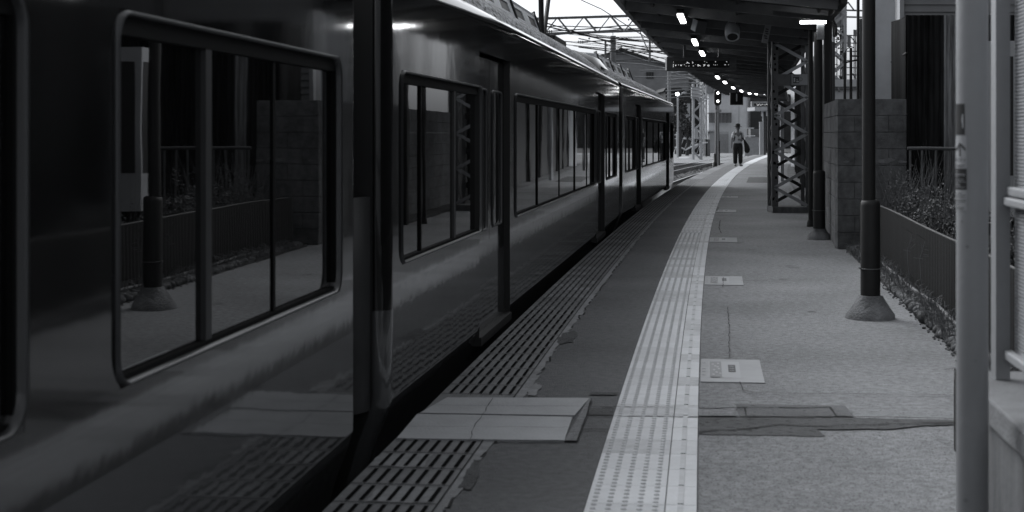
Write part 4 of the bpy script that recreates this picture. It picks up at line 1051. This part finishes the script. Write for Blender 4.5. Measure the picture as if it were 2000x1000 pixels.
# ------------------------------------------------------------------ people
def skin_body(name, bones, m, parent, sub=2):
    """bones: dict name->(pos, r), edges list; one continuous skinned surface"""
    pts, edges = bones; keys = list(pts)
    me = bpy.data.meshes.new(name); me.from_pydata([pts[k][0] for k in keys], [(keys.index(a), keys.index(b)) for a, b in edges], [])
    o = bpy.data.objects.new(name, me); sc.collection.objects.link(o); o.parent = parent
    md = o.modifiers.new('skin', 'SKIN'); md.use_smooth_shade = True
    for i, k in enumerate(keys):
        r_ = pts[k][1]; me.skin_vertices[0].data[i].radius = r_ if isinstance(r_, tuple) else (r_, r_)
    me.skin_vertices[0].data[0].use_root = True
    s = o.modifiers.new('sub', 'SUBSURF'); s.levels = s.render_levels = sub
    me.materials.append(m); return o
def person(loc, rz, label, shirt, hatted, bag, pose=0):
    t = thing('person', loc, label, 'person', None, rz)
    # facing -y (towards camera); x to the right in the picture
    B = {'hip': ((0, 0, .93), (.15, .10)), 'waist': ((0, 0, 1.08), (.14, .10)), 'chest': ((0, .01, 1.28), (.165, .11)), 'neckb': ((0, .015, 1.42), (.075, .07)), 'neck': ((0, .0, 1.49), .05), 'head0': ((0, -.01, 1.55), (.07, .08)), 'head1': ((0, -.01, 1.63), (.078, .095)), 'head2': ((0, 0, 1.70), (.06, .07)),
         'hL': ((-.10, 0, .88), .10), 'kL': ((-.10, -.02, .50), .07), 'aL': ((-.10, .02, .09), .05), 'tL': ((-.11, -.13, .04), .035),
         'hR': ((.10, 0, .88), .10), 'kR': ((.09, -.03, .50), .07), 'aR': ((.10, .0, .09), .05), 'tR': ((.13, -.14, .04), .035),
         'sL': ((-.18, .01, 1.38), .06), 'eL': ((-.25, .0, 1.12), .045), 'wL': ((-.27, -.06, .88), .032), 'pL': ((-.27, -.08, .80), .034),
         'sR': ((.18, .01, 1.38), .06), 'eR': ((.24, .0, 1.13), .045), 'wR': ((.10, -.18, 1.10), .032) if pose == 0 else ((.28, -.08, .9), .032), 'pR': ((.03, -.19, 1.12), .034) if pose == 0 else ((.28, -.1, .82), .034)}
    E = [('hip', 'waist'), ('waist', 'chest'), ('chest', 'neckb'), ('neckb', 'neck'), ('neck', 'head0'), ('head0', 'head1'), ('head1', 'head2'), ('hip', 'hL'), ('hL', 'kL'), ('kL', 'aL'), ('aL', 'tL'), ('hip', 'hR'), ('hR', 'kR'), ('kR', 'aR'), ('aR', 'tR'), ('chest', 'sL'), ('sL', 'eL'), ('eL', 'wL'), ('wL', 'pL'), ('chest', 'sR'), ('sR', 'eR'), ('eR', 'wR'), ('wR', 'pR')]
    # fingers
    for s, base, dr in (('L', B['pL'][0], Vector((0, -.02, -.08))), ('R', B['pR'][0], Vector((-.07, -.03, .0)) if pose == 0 else Vector((0, -.02, -.08)))):
        for k in range(5):
            off = Vector((0, (k-2)*.018, 0)) if not (s == 'R' and pose == 0) else Vector((0, 0, (k-2)*.018)); ln = (.6, .95, 1.05, .95, .8)[k]
            p1 = Vector(base)+off+dr*.45*ln; p2 = Vector(base)+off*1.2+dr*ln
            B['f%s%da' % (s, k)] = (tuple(p1), .010); B['f%s%db' % (s, k)] = (tuple(p2), .008); E += [('p'+s, 'f%s%da' % (s, k)), ('f%s%da' % (s, k), 'f%s%db' % (s, k))]
    skin_body('body', (B, E), M['skin'], t)
    sh = {k: (B[k][0], tuple(q+.018 for q in B[k][1]) if isinstance(B[k][1], tuple) else B[k][1]+.02) for k in ('waist', 'chest', 'neckb', 'sL', 'eL', 'sR', 'eR')}
    sh['hem'] = ((0, 0, 1.0), (.165, .125)); sh['eL'] = ((-.235, .005, 1.17), .062); sh['eR'] = ((.23, .005, 1.18), .062); sh['neckb'] = ((0, .01, 1.41), (.08, .075))
    skin_body('shirt', (sh, [('waist', 'hem'), ('waist', 'chest'), ('chest', 'neckb'), ('chest', 'sL'), ('sL', 'eL'), ('chest', 'sR'), ('sR', 'eR')]), shirt, t)
    tr = {'hip': ((0, 0, .95), (.175, .13)), 'top': ((0, 0, 1.03), (.165, .125)), 'hL': ((-.10, 0, .84), .125), 'kL': ((-.105, -.02, .50), .108), 'aL': ((-.105, .01, .10), .092), 'hR': ((.10, 0, .84), .125), 'kR': ((.105, -.03, .50), .108), 'aR': ((.115, 0, .10), .092)}
    skin_body('trousers', (tr, [('hip', 'top'), ('hip', 'hL'), ('hL', 'kL'), ('kL', 'aL'), ('hip', 'hR'), ('hR', 'kR'), ('kR', 'aR')]), M['cloth'], t)
    for a, b in (((-.105, .06, .045), (-.12, -.18, .035)), ((.115, .05, .045), (.155, -.19, .035))):
        m = MB(); a, b = Vector(a), Vector(b); m.tube([a, a.lerp(b, .3), a.lerp(b, .75), b], [.045, .052, .05, .03], 10); m.build('shoe', M['shoe'], t, local=True)
    m = MB(); 
    for sx in (-1, 1): m.tube([(sx*.03, -.098, 1.635), (sx*.03, -.106, 1.635)], .009, 8)
    m.tube([(-.02, -.1, 1.575), (.02, -.1, 1.575)], .005, 6); m.build('eyes_and_mouth', M['ink'], t, local=True)
    m = MB(); m.tube([(0, -.095, 1.63), (0, -.118, 1.60), (0, -.1, 1.59)], [.008, .014, .01], 8)
    for sx in (-1, 1): m.tube([(sx*.08, .0, 1.64), (sx*.086, .01, 1.61), (sx*.08, .0, 1.58)], .012, 6)
    m.build('nose_and_ears', M['skin'], t, local=True)
    m = MB(); m.lathe((0, .02, 1.62), [(.085, 0), (.095, .06), (.085, .11), (.03, .14)], 16); m.build('hair', M['cloth'], t, local=True)
    if hatted:
        m = MB(); m.lathe((0, .0, 1.675), [(.17, -.012), (.175, 0), (.105, .012), (.10, .06), (.088, .105), (.04, .125)], 24); m.build('hat', M['cloth'], t, local=True)
        for sx in (-1, 1):
            m = MB(); m.tube([(sx*.125, .14, 1.36), (sx*.125, .03, 1.45), (sx*.13, -.10, 1.36), (sx*.15, -.145, 1.22), (sx*.17, -.10, 1.10), (sx*.16, .12, 1.05)], .024, 8); m.build('backpack_strap', M['cloth'], t, local=True)
        m = MB(); m.obox((0, .24, 1.22), (1, 0, 0), (0, 1, 0), (0, 0, 1), .30, .17, .42); m.build('backpack', M['cloth'], t, local=True, bevel=.05)
    return t
pp = G(1441, 325, 0)
person((pp.x, pp.y, 0), 0, 'person in a brimmed hat, white shirt and dark trousers standing on the platform end', M['shirt'], True, True)
t = thing('shoulder_bag', (pp.x+.30, pp.y-.02, .6), 'dark drooping bag hanging from the elbow of the person in the hat', 'bag')
b = [Vector((pp.x+.27, pp.y, 1.12)), Vector((pp.x+.31, pp.y, 1.0)), Vector((pp.x+.36, pp.y, .86)), Vector((pp.x+.39, pp.y, .70)), Vector((pp.x+.38, pp.y, .6)), Vector((pp.x+.37, pp.y, .56))]
m = MB(); m.tube(b, [.03, .06, .10, .125, .10, .03], 14); m.build('sack', M['cloth'], t)
m = MB(); m.tube([(pp.x+.24, pp.y-.06, 1.10), (pp.x+.25, pp.y, 1.19), (pp.x+.27, pp.y+.04, 1.10)], .012, 6); m.build('handle', M['cloth'], t)
pq = G(1511, 317, 0)
person((pq.x, pq.y, 0), .9, 'person in dark clothes half hidden behind the lattice column', M['cloth'], False, False, 1)

# ------------------------------------------------------------------ signals and crossing gear
D = 67; c = S(1402, 190, D); t = thing('signal', (c.x, D, -.8), 'railway signal with an oval backboard and two lit lamps', 'signal')
m = MB(); n = 28; hh, ww = .36, .155
out_ = []
for k in range(n):
    a = 2*math.pi*k/n; x = ww*math.cos(a); z = ww*math.sin(a)+(hh-ww if math.sin(a) >= 0 else -(hh-ww)); out_.append((x, z))
vs = [(c.x+x, D, c.z+z) for x, z in out_]+[(c.x+x, D+.12, c.z+z) for x, z in out_]
m.add(vs, [tuple(reversed(range(n))), tuple(range(n, 2*n))]+[(k, (k+1) % n, n+(k+1) % n, n+k) for k in range(n)]); m.build('backboard', M['dk'], t)
for y in (181.8, 197.8):
    q = S(1402, y, D); m = MB(); m.tube([(q.x, D-.02, q.z), (q.x, D-.001, q.z)], .045, 16); m.build('signal_lamp', M['lamp'], t)
    m = MB(); m.tube([(q.x, D-.12, q.z+.005), (q.x, D-.003, q.z+.005)], .075, 16, False); m.build('hood', M['dk'], t)
m = MB(); m.tube([(c.x+.03, D+.06, -.9), (c.x+.03, D+.06, c.z-hh)], .028, 10); m.build('mast', M['steell'], t)
a, b = S(1397, 219, D), S(1409, 214, D); m = MB(); m.box(a.x, b.x, D, D+.04, a.z, b.z); m.build('name_plate', M['wallw'], t)
m = MB(); a = S(1404, 270, D); m.box(a.x-.01, a.x+.045, D-.05, D+.05, -.3, 1.05); m.build('control_box', M['dk'], t)
for x, y, lb in ((1396, 300, 'short black bollard left of the signal mast'),):
    g_ = G(x, 325, 0); m = MB(); m.lathe((g_.x, g_.y, 0), [(.1, -.1), (.1, .16), (.045, .18), (.045, .52), (.03, .54)], 14); tag(m.build('bollard', M['blk']), lb, 'bollard')
# crossing gate, equipment
D = 172
def fb(m, x0, y0, x1, y1, D, th, base=None):
    a, b = S(x0, y1, D), S(x1, y0, D); m.box(a.x, b.x, D, D+th, a.z if base is None else base, b.z)
t = thing('crossing_barrier', tuple(S(1380, 300, 150)), 'raised-arm level crossing barrier with a curved white boom', 'barrier')
D = 150; m = MB(); fb(m, 1378, 272, 1387, 300, D, .8, -.8); m.build('machine_box', M['steel'], t)
m = MB(); m.tube([S(1318, 288, D), S(1328, 287.5, D), S(1334, 290, D), S(1339, 293, D), S(1350, 287, D), S(1365, 281.5, D), S(1382, 278, D)], .07, 8); m.build('boom', M['white'], t)
m = MB(); m.tube([S(1345, 271, D+2), S(1360, 280, D+2), S(1374, 288, D+2)], .05, 6); m.build('cable', M['steell'], t)
D = 165; t = thing('striped_fence', tuple(S(1345, 300, D)), 'black and white striped warning fence beyond the crossing road', 'fence')
m = MB(); fb(m, 1318, 272, 1378, 300, D, .1, -.8); m.build('panel', M['dk'], t)
m = MB()
for x in range(1316, 1374, 9):
    a, b = S(x, 299, D), S(x+9, 273, D); m.bar((a.x, D-.06, a.z), (b.x, D-.06, b.z), .03, .25)
for x in (1326, 1342, 1352, 1368): fb(m, x, 270, x+1.6, 300, D-.2, .1, -.8)
fb(m, 1318, 270, 1378, 271.5, D-.2, .1)
m.build('stripes', M['white'], t)
t = thing('crossing_signal', tuple(S(1327, 300, 160)), 'level crossing signal mast with a small lit lamp at the left of the crossing', 'signal')
D = 160; m = MB(); fb(m, 1321, 218, 1325, 300, D, .25, -.8); m.build('mast', M['wallw'], t)
m = MB(); q = S(1327, 225.2, D); m.tube([(q.x, D-.1, q.z), (q.x, D-.05, q.z)], .14, 14); m.build('lamp', M['lamp'], t)
m = MB()
for y in (240, 255): q = S(1328, y, D); m.tube([(q.x, D-.05, q.z), (q.x, D+.05, q.z)], .3, 14)
m.build('lamp_discs', M['blk'], t)
D = 140; q = S(1323, 183.5, D); t = thing('street_lamp', (q.x, D, -.8), 'bright street lamp on a bracket above the end of the train', 'lamp')
m = MB(); m.tube([(q.x-.19, D, q.z), (q.x-.08, D, q.z), (q.x+.08, D, q.z), (q.x+.19, D, q.z)], [.04, .13, .13, .04], 12); m.build('bulb', M['lamp'], t)
m = MB(); m.tube([S(1325, 187, D), S(1337, 180, D)], .07, 8); m.tube([(q.x+.05, D+.1, -.8), (q.x+.05, D+.1, q.z-.15)], .08, 8); fb(m, 1337, 179, 1341, 184, D, .2); m.build('bracket', M['wallw'], t)
# lattice mast with box
def lattice(m, x0, x1, yt, yb, D, wd, pitch, depth, ch=.12, base=-.85):
    a = S(x0, yb, D); b = S(x1, yt, D); zb = base if base is not None else a.z
    for dy in (0, depth):
        for x in (a.x+ch/2, b.x-ch/2): m.box(x-ch/2, x+ch/2, D+dy, D+dy+ch, zb, b.z)
        z = zb; k = 0
        while z+pitch < b.z:
            p, q = ((a.x, b.x) if k % 2 else (b.x, a.x)); m.bar((p, D+dy+ch/2, z), (q, D+dy+ch/2, z+pitch), .03, wd); z += pitch; k += 1
D = 130; t = thing('lattice_mast', tuple(S(1366, 300, D)), 'steel lattice mast with a pale equipment box, left of the white building', 'mast')
m = MB(); lattice(m, 1353, 1372, 160, 276, D, .12, .8, .6, .16); m.build('frame', M['wallw'], t)
m = MB(); fb(m, 1351, 170, 1370, 192, D-.3, .5); m.build('equipment_box', M['wallw'], t)
m = MB(); fb(m, 1356, 252, 1364, 271, D-.3, .3); m.build('meter_box', M['wallw'], t)
t = thing('lattice_mast', tuple(S(1380, 300, 150)), 'slimmer steel lattice mast with angled braces just left of the white building', 'mast')
D = 150; m = MB(); lattice(m, 1374, 1381, 155, 276, D, .1, .9, .5, .1); m.bar(S(1364, 203, D), S(1380, 188, D), .08, .15); m.bar(S(1366, 205, D), S(1384, 192, D), .08, .1); m.build('frame', M['wallw'], t)
m = MB(); D = 110; a = S(1307, 300, D); m.tube([(a.x, D, -.85), (a.x, D, S(0, 105, D).z)], [.15, .12], 12)
tag(m.build('utility_pole', M['steell']), 'pale utility pole rising past the left end of the LED board', 'pole', 'utility poles')
D = 95; a = S(1197.5, 300, D); m = MB(); m.tube([(a.x, D, -.85), (a.x, D, S(0, 70, D).z)], [.2, .17], 14); m.box(a.x-.03, a.x, D-.05, D, S(0, 70, D).z, S(0, 62, D).z)
tag(m.build('utility_pole', M['steel']), 'thick concrete utility pole standing above the middle car roof', 'pole', 'utility poles')
D = 100; a = S(1182.5, 300, D); m = MB(); m.tube([(a.x, D, -.85), (a.x, D, S(0, 78, D).z)], .07, 8); fb(m, 1176, 107.5, 1194, 109.5, D, .06); fb(m, 1181, 86, 1187, 90, D, .06)
tag(m.build('thin_pole', M['steel']), 'thin pole with a crossarm left of the thick concrete pole', 'pole')
D = 118; m = MB(); fb(m, 1360.5, 138, 1363.5, 170, D, .1); tag(m.build('white_pole', M['white']), 'bright white pole just below the large LED board', 'pole')
# catenary portal
D = 78; t = thing('catenary_gantry', tuple(S(1271, 300, D)), 'trussed catenary gantry spanning the tracks behind the canopy eave', 'gantry')
def SL(x, y0_, y1_, x0_=1035, x1_=1400): return y0_+(y1_-y0_)*(x-x0_)/(x1_-x0_)
top_ = lambda x: S(x, 36-(x-1040)*.030, D); bot_ = lambda x: S(x, 66-(x-1040)*.032, D)
m = MB()
for dy in (0, .5):
    o_ = Vector((0, dy, 0)); m.bar(top_(960)+o_, top_(1420)+o_, .09, .09); m.bar(bot_(960)+o_, bot_(1420)+o_, .09, .09)
    x = 960; k = 0
    while x < 1400: 
        p, q = (top_(x), bot_(x+24)) if k % 2 else (bot_(x), top_(x+24)); m.bar(p+o_, q+o_, .04, .05); x += 26; k += 1
x = 960
while x < 1400: m.bar(bot_(x), bot_(x)+Vector((0, .5, 0)), .04, .04); m.bar(top_(x+10), top_(x+10)+Vector((0, .5, 0)), .04, .04); x += 26
m.build('truss', M['steel'], t)
m = MB(); a = S(1270, 0, D); m.box(a.x-.05, a.x+.05, D+.2, D+.3, S(0, 121, D).z, S(0, 60, D).z); m.bar(S(1250, 62, D), S(1269, 107, D), .05, .06); m.build('drop_post', M['steel'], t)
m = MB()
for x in (1402,): a = S(x, 0, D); m.box(a.x-.1, a.x+.1, D+.15, D+.35, -.85, S(0, 28, D).z)
a = S(955, 0, D); m.box(a.x-.1, a.x+.1, D+.15, D+.35, -.85, S(0, 38, D).z); m.build('legs', M['steel'], t)
for i, (x, y) in enumerate(((1268, 83), (1063, 61), (1124, 82))):
    m = MB()
    for k in range(3): c = S(x+6+k*4, y, D+.2); m.tube([c-Vector((.02, 0, 0)), c+Vector((.02, 0, 0))], .07, 8)
    m.tube([S(x, y, D+.2), S(x+24, y, D+.2)], .02, 6); m.build('insulator', M['dk'], t)
# wires
WL = [([(1135, 0), (1175, 18), (1240, 60), (1300, 95)], 40, .010), ([(1200, 0), (1225, 22), (1300, 85)], 45, .010), ([(1050, 40), (1110, 58), (1200, 85), (1310, 108)], 70, .014), ([(1060, 50), (1160, 72), (1240, 78), (1320, 80)], 80, .016),
      ([(1110, 62), (1190, 80), (1260, 92), (1330, 93)], 90, .018), ([(1130, 82), (1210, 78), (1290, 84)], 88, .016), ([(1130, 92), (1200, 101), (1310, 101)], 90, .018), ([(1060, 62), (1140, 57), (1215, 50), (1290, 48)], 84, .016), ([(1065, 70), (1150, 62), (1230, 56), (1300, 56)], 84, .014),
      ([(1130, 75), (1240, 100), (1310, 118)], 120, .02), ([(1060, 52), (1100, 51), (1190, 54), (1260, 60)], 86, .014), ([(1196, 122), (1250, 125), (1310, 135)], 100, .02), ([(1250, 138), (1300, 136), (1365, 160)], 110, .02),
      ([(1240, 150), (1310, 150), (1370, 152)], 112, .02), ([(1025, 25), (1048, 34)], 25, .006), ([(1208, 100), (1260, 118), (1330, 128)], 125, .02), ([(1308, 143), (1340, 139), (1360, 150)], 109, .03), ([(1308, 155), (1350, 154), (1400, 168)], 109, .03), ([(1308, 165), (1340, 162), (1375, 163)], 109, .03)]
rw_ = random.Random(21)
for k in range(12):
    y_ = rw_.uniform(66, 118); WL.append(([(1075+rw_.uniform(0, 60), y_-rw_.uniform(2, 14)), (1190, y_+rw_.uniform(-3, 5)), (1315, y_+rw_.uniform(-8, 16))], rw_.uniform(82, 130), .009))
for k in range(7): WL.append(([(1300, 150+k*7), (1340, 147+k*7+rw_.uniform(-2, 2)), (1372, 152+k*6.5)], 105, .018))
for i, (pts, D, r_) in enumerate(WL):
    m = MB(); q = []
    for a, b in zip(pts, pts[1:]):
        for k in range(4): q.append(S(a[0]+(b[0]-a[0])*k/4, a[1]+(b[1]-a[1])*k/4, D*(1+.0002*(a[0]-1200))))
    q.append(S(*pts[-1], D)); m.tube(q, r_*(2 if D > 60 else 1.2), 5, False)
    tag(m.build('overhead_wire', M['dk'] if i < 11 or 19 <= i < 31 else M['steell']), 'thin dark overhead wire crossing the bright sky above the train', 'wire', 'overhead wires above the train')
for i, (x, y) in enumerate(((1220.5, 18.5), (1228, 38.5), (1246, 40), (1151, 75), (1213, 91))):
    D = 45 if i < 2 else 80; c = S(x, y, D); m = MB(); stone(m, c, .02*D/30, (1, 1, 1), i); tag(m.build('wire_float', M['steel']), 'small grey ball on an overhead wire against the sky', 'ball', 'small balls on the overhead wires')
# ------------------------------------------------------------------ far buildings
D = 210; t = thing('gabled_building', tuple(S(1255, 300, D)), 'large grey gabled building with a small window behind the train', 'building')
m = MB(); z0 = -.9
pts = [(1150, 140), (1150, 118), (1172, 112), (1213, 99), (1222, 101), (1306, 129), (1345, 142), (1345, 200)]
vs = [S(x, y, D) for x, y in pts]; vs = [Vector((vs[0].x, D, z0))]+vs[1:-1]+[Vector((vs[-1].x, D, z0))]; n = len(vs)
m.add(vs+[v+Vector((0, 14, 0)) for v in vs], [tuple(range(n)), tuple(reversed(range(n, 2*n)))]+[(i, n+i, n+(i+1) % n, (i+1) % n) for i in range(n)]); m.build('wall', M['wallg'], t)
m = MB()
for a, b in (((1148, 117.5), (1172, 111)), ((1172, 111), (1213, 98)), ((1213, 98), (1348, 142))): p, q = S(*a, D-.3), S(*b, D-.3); m.bar(p+Vector((0, 7, .1)), q+Vector((0, 7, .1)), 15, .25)
m.build('roof', M['walld'], t)
m = MB(); fb(m, 1262, 141, 1277, 153, D-.1, .2); w_ = m.build('window', M['walld'], t)
m = MB()
for x in (1263, 1267, 1272, 1276): fb(m, x, 140, x+.8, 154, D-.2, .08)
m.build('window_bars', M['steel'], w_)
# white crossing building with corrugated gable
D = 182; t = thing('white_building', tuple(S(1425, 290, D)), 'pale two-storey building with a corrugated gable behind the signal', 'building')
m = MB(); fb(m, 1384, 182, 1459, 292, D, 12, -.9); m.build('wall', M['white'], t)
m = MB(); a = S(1378, 182, D-.5); b = S(1462, 150, D-.5)
corrug(m, (a.x, D-.5, 0), (b.x, D-.5, 0), a.z, b.z, .5, .06, 6, top=lambda s: S(0, 155+12*s, D).z if s > .0 else 0); m.box(a.x, b.x, D-.3, D+11, a.z+.1, S(0, 168, D).z); m.build('gable', M['wallg'], t)
m = MB(); corrug(m, (S(1385, 0, D-1.2).x, D-1.2, 0), (S(1429, 0, D-1.2).x, D-1.2, 0), S(0, 240, D).z, S(0, 222, D).z, .45, .08); fb(m, 1384, 220, 1429, 222, D-1.3, 1.3); m.build('awning', M['steel'], t)
m = MB(); fb(m, 1443, 207, 1443.8, 285, D-.05, .1); fb(m, 1436, 170, 1437, 205, D-.05, .1); fb(m, 1459.5, 186, 1462, 250, D-.1, .2); m.build('downpipe', M['wallw'], t)
m = MB(); fb(m, 1406, 262, 1423, 296, D-3, .3, -.85); m.build('door', M['steell'], t)
m = MB(); fb(m, 1386, 257, 1423, 290, D-2.6, 2, -.85); fb(m, 1370, 255, 1402, 256.3, D-3.2, 3); m.build('annex', M['wallw'], t)
D = 195; t = thing('dark_building', tuple(S(1490, 290, D)), 'dark brick-like building right of the white one behind the person', 'building')
m = MB(); fb(m, 1461, 180, 1512, 290, D, 12, -.9); m.build('wall', M['walld'], t)
m = MB(); fb(m, 1464, 184, 1465.2, 270, D-.2, .2); m.build('downpipe', M['steell'], t)
D = 120; t = thing('led_board', tuple(S(1490, 212, D)), 'small distant LED board on a pale frame at the station building', 'sign')
m = MB(); fb(m, 1468, 198, 1530, 209, D, .5); m.build('housing', M['steell'], t)
m = MB(); fb(m, 1473, 202, 1511, 207, D-.05, .04); m.build('screen', M['ledb'], t)
m = MB(); rr = random.Random(5)
for x in list(range(1475, 1500))+[1506, 1508, 1509]:
    y = 204.5+rr.uniform(-1.2, 1.2); 
    if rr.random() < .7: fb(m, x, y-.5, x+.7, y+.5, D-.08, .02)
m.build('lit_text', M['led'], t)
t = thing('entrance_roof', tuple(S(1500, 290, 125)), 'pale flat-roofed entrance with slim posts at the far end of the platform', 'shelter')
D = 125; m = MB(); fb(m, 1474, 209, 1560, 216, D, 4); fb(m, 1498, 214, 1512, 226, D, 3); m.build('roof', M['wallw'], t)
for x in (1489.5, 1508.5):
    m = MB(); fb(m, x, 216, x+2, 290, D+.5, .2, -.85); m.build('post', M['wallw'], t)
m = MB(); fb(m, 1484, 238, 1490, 280, D+.6, .3, -.8); m.build('notice_board', M['sign'], t)
m = MB()
for k in range(9): fb(m, 1493, 222+k*7, 1497, 225+k*7, D+.5, .1)
fb(m, 1491.5, 218, 1496, 288, D+.62, .04, -.8); m.build('vertical_banner', M['ink'], t)
# low white walls, planks, rooftop between
D = 178; m = MB(); fb(m, 1340, 257, 1372, 258.4, D-2, .5); fb(m, 1318, 262, 1352, 264, D-2, .3); tag(m.build('white_handrail', M['white']), 'white handrail beyond the striped fence', 'railing')
D = 150; m = MB(); fb(m, 1455, 268, 1496, 292, D, .8, -.85); tag(m.build('low_wall', M['steell']), 'low grey retaining wall beyond the far rails right of the person', 'wall')
m = MB(); fb(m, 1466, 252, 1490, 268, D+2, 1.5, -.8); tag(m.build('stacked_crates', M['steel']), 'grey stack of boxes above the low wall at the far right of the crossing', 'boxes')
m = MB(); fb(m, 1452, 264.5, 1475, 266, D-.3, .5); fb(m, 1455, 249.5, 1473, 251, D-.3, .3); tag(m.build('white_bench', M['white']), 'thin white bench-like slabs right of the person with the hat', 'slab')
# shops/billboard region left of lattice
D = 190; t = thing('low_house', tuple(S(1340, 300, D)), 'low house with a dark pitched roof beyond the train\'s far end', 'house')
m = MB(); fb(m, 1300, 178, 1352, 300, D, 10, -.9); m.build('wall', M['walld'], t)
m = MB(); fb(m, 1349, 190, 1386, 292, D, 8, -.9); m.build('dark_backing', M['walld'], t)  # dark backing added behind the masts to make the gap there dark
m = MB(); vs = [S(1296, 178, D-.5), S(1342, 180, D-.5), S(1328, 170, D-.5), S(1300, 171, D-.5)]; m.add(vs+[v+Vector((0, 11, 0)) for v in vs], [(0, 1, 2, 3), (4, 7, 6, 5), (0, 4, 5, 1), (1, 5, 6, 2), (2, 6, 7, 3), (3, 7, 4, 0)]); m.build('roof', M['walld'], t)
m = MB(); fb(m, 1338, 202, 1348, 240, D-3, 2, -.9); m.build('sign_board', M['wallw'], t)
# trees
def tree(x, D, yt, rx, label, seed, dark=True, yb=None, n=1500):
    zt_ = S(0, yt, D).z; c = Vector(((x-1000)/F*D, D, -.9)); t = thing('tree', tuple(c), label, 'tree', 'trees beyond the crossing')
    m = MB(); H_ = zt_+.9; m.tube([c, c+Vector((.1, 0, H_*.4)), c+Vector((0, 0, H_*.7))], [.2, .14, .06], 8)
    for k in range(5):
        a = k*1.3; m.tube([c+Vector((.05, 0, H_*(.35+.06*k))), c+Vector((math.cos(a)*rx*.6, math.sin(a)*rx*.6, H_*(.55+.06*k)))], [.07, .025], 6)
    m.build('trunk', M['bark'], t)
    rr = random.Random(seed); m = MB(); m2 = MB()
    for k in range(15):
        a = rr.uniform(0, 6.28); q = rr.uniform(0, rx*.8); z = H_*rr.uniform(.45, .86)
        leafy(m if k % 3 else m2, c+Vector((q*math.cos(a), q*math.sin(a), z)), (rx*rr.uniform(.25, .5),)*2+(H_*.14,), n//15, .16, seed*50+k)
    m.build('crown', M['leafd'], t); m2.build('crown_pale_leaves', M['leaf'], t)  # some leaf clumps take the paler leaf colour
tree(1327, 148, 186, 1.0, 'narrow dark tree right beside the far end of the train', 1)
tree(1342, 155, 228, .9, 'low dark tree behind the striped fence', 2)
tree(1385, 215, 152, 3.0, 'leafy tree rising behind the lattice mast and the pale gable', 3)
D = 235
for i, (x, yt) in enumerate(((1310, 138), (1335, 132), (1358, 140), (1384, 150))): tree(x, 235+i*5, yt, 3.2, ['wide tree crown behind the utility pole, leftmost of the four on the slope', 'tree crown below the middle of the LED board, second of four on the slope', 'tree crown left of the bright white pole, third of four on the slope', 'tree crown beside the bright patch of sky, rightmost of the four on the slope'][i], 10+i, n=2400)
m = MB(); D = 262; pts = [(1200, 300), (1200, 150), (1290, 146), (1340, 143), (1380, 156), (1420, 170), (1560, 186), (1700, 190), (1700, 300)]
vs = [S(x, y, D) for x, y in pts]; vs = [Vector((vs[0].x, D, -1))]+vs[1:-1]+[Vector((vs[-1].x, D, -1))]; n = len(vs)
m.add(vs+[v+Vector((0, 30, 0)) for v in vs], [tuple(range(n)), tuple(reversed(range(n, 2*n)))]+[(i, n+i, n+(i+1) % n, (i+1) % n) for i in range(n)]); struct(m.build('hill', M['leafd']))
# right: distant steel tower and billboard building beyond block wall
D = 70; t = thing('steel_tower', tuple(S(1640, 300, D)), 'light steel lattice tower beyond the block wall, dense with equipment', 'tower')
m = MB(); lattice(m, 1626, 1654, -60, 155, D, .09, .55, .6, .12); m.build('frame', M['steell'], t)
m = MB(); rr = random.Random(9)
for k in range(70):
    x = rr.uniform(1628, 1650); y = rr.uniform(55, 153); fb(m, x, y, x+rr.uniform(1, 4), y+rr.uniform(1, 5), D+.2, .1)
for x in (1634, 1641, 1646): fb(m, x, 50, x+1.5, 155, D+.35, .05)
m.build('equipment', M['dk'], t)
m = MB(); fb(m, 1618, 8, 1653, 50, D+.7, .2); fb(m, 1632, 48, 1652, 53, D+.6, .3); m.build('backing_panel', M['wallg'], t)
D = 75; t = thing('scaffold', tuple(S(1665, 300, D)), 'thin open steel frame right of the lattice tower against the sky', 'scaffold')
m = MB()
for y in (20, 33, 69, 84, 100, 118, 132, 146): m.bar(S(1652, y, D), S(1690, y+1, D), .05, .05 if y > 60 else .08)
for x in (1668, 1671): m.bar(S(x, 68, D), S(x, 160, D), .05, .05)
m.bar(S(1656, 4, D), S(1668, 20, D), .05, .06); m.bar(S(1660, 70, D), S(1672, 84, D), .05, .05); m.bar(S(1662, 140, D), S(1672, 154, D), .05, .05); fb(m, 1667, 58, 1673, 68, D, .05); fb(m, 1655, 70, 1662, 92, D, .1)
m.build('bars', M['steel'], t)
D = 60; t = thing('white_hall', tuple(S(1650, 300, D)), 'pale low building with a dark band seen just above the block wall', 'building')
m = MB(); fb(m, 1590, 155, 1760, 200, D, 5, -.9); m.build('wall', M['wallw'], t)
m = MB(); fb(m, 1590, 169, 1700, 170.5, D-.15, .14); fb(m, 1638, 170, 1641, 180, D-.3, .14); fb(m, 1590, 174, 1700, 175, D-.15, .14); m.build('trim', M['steel'], t)
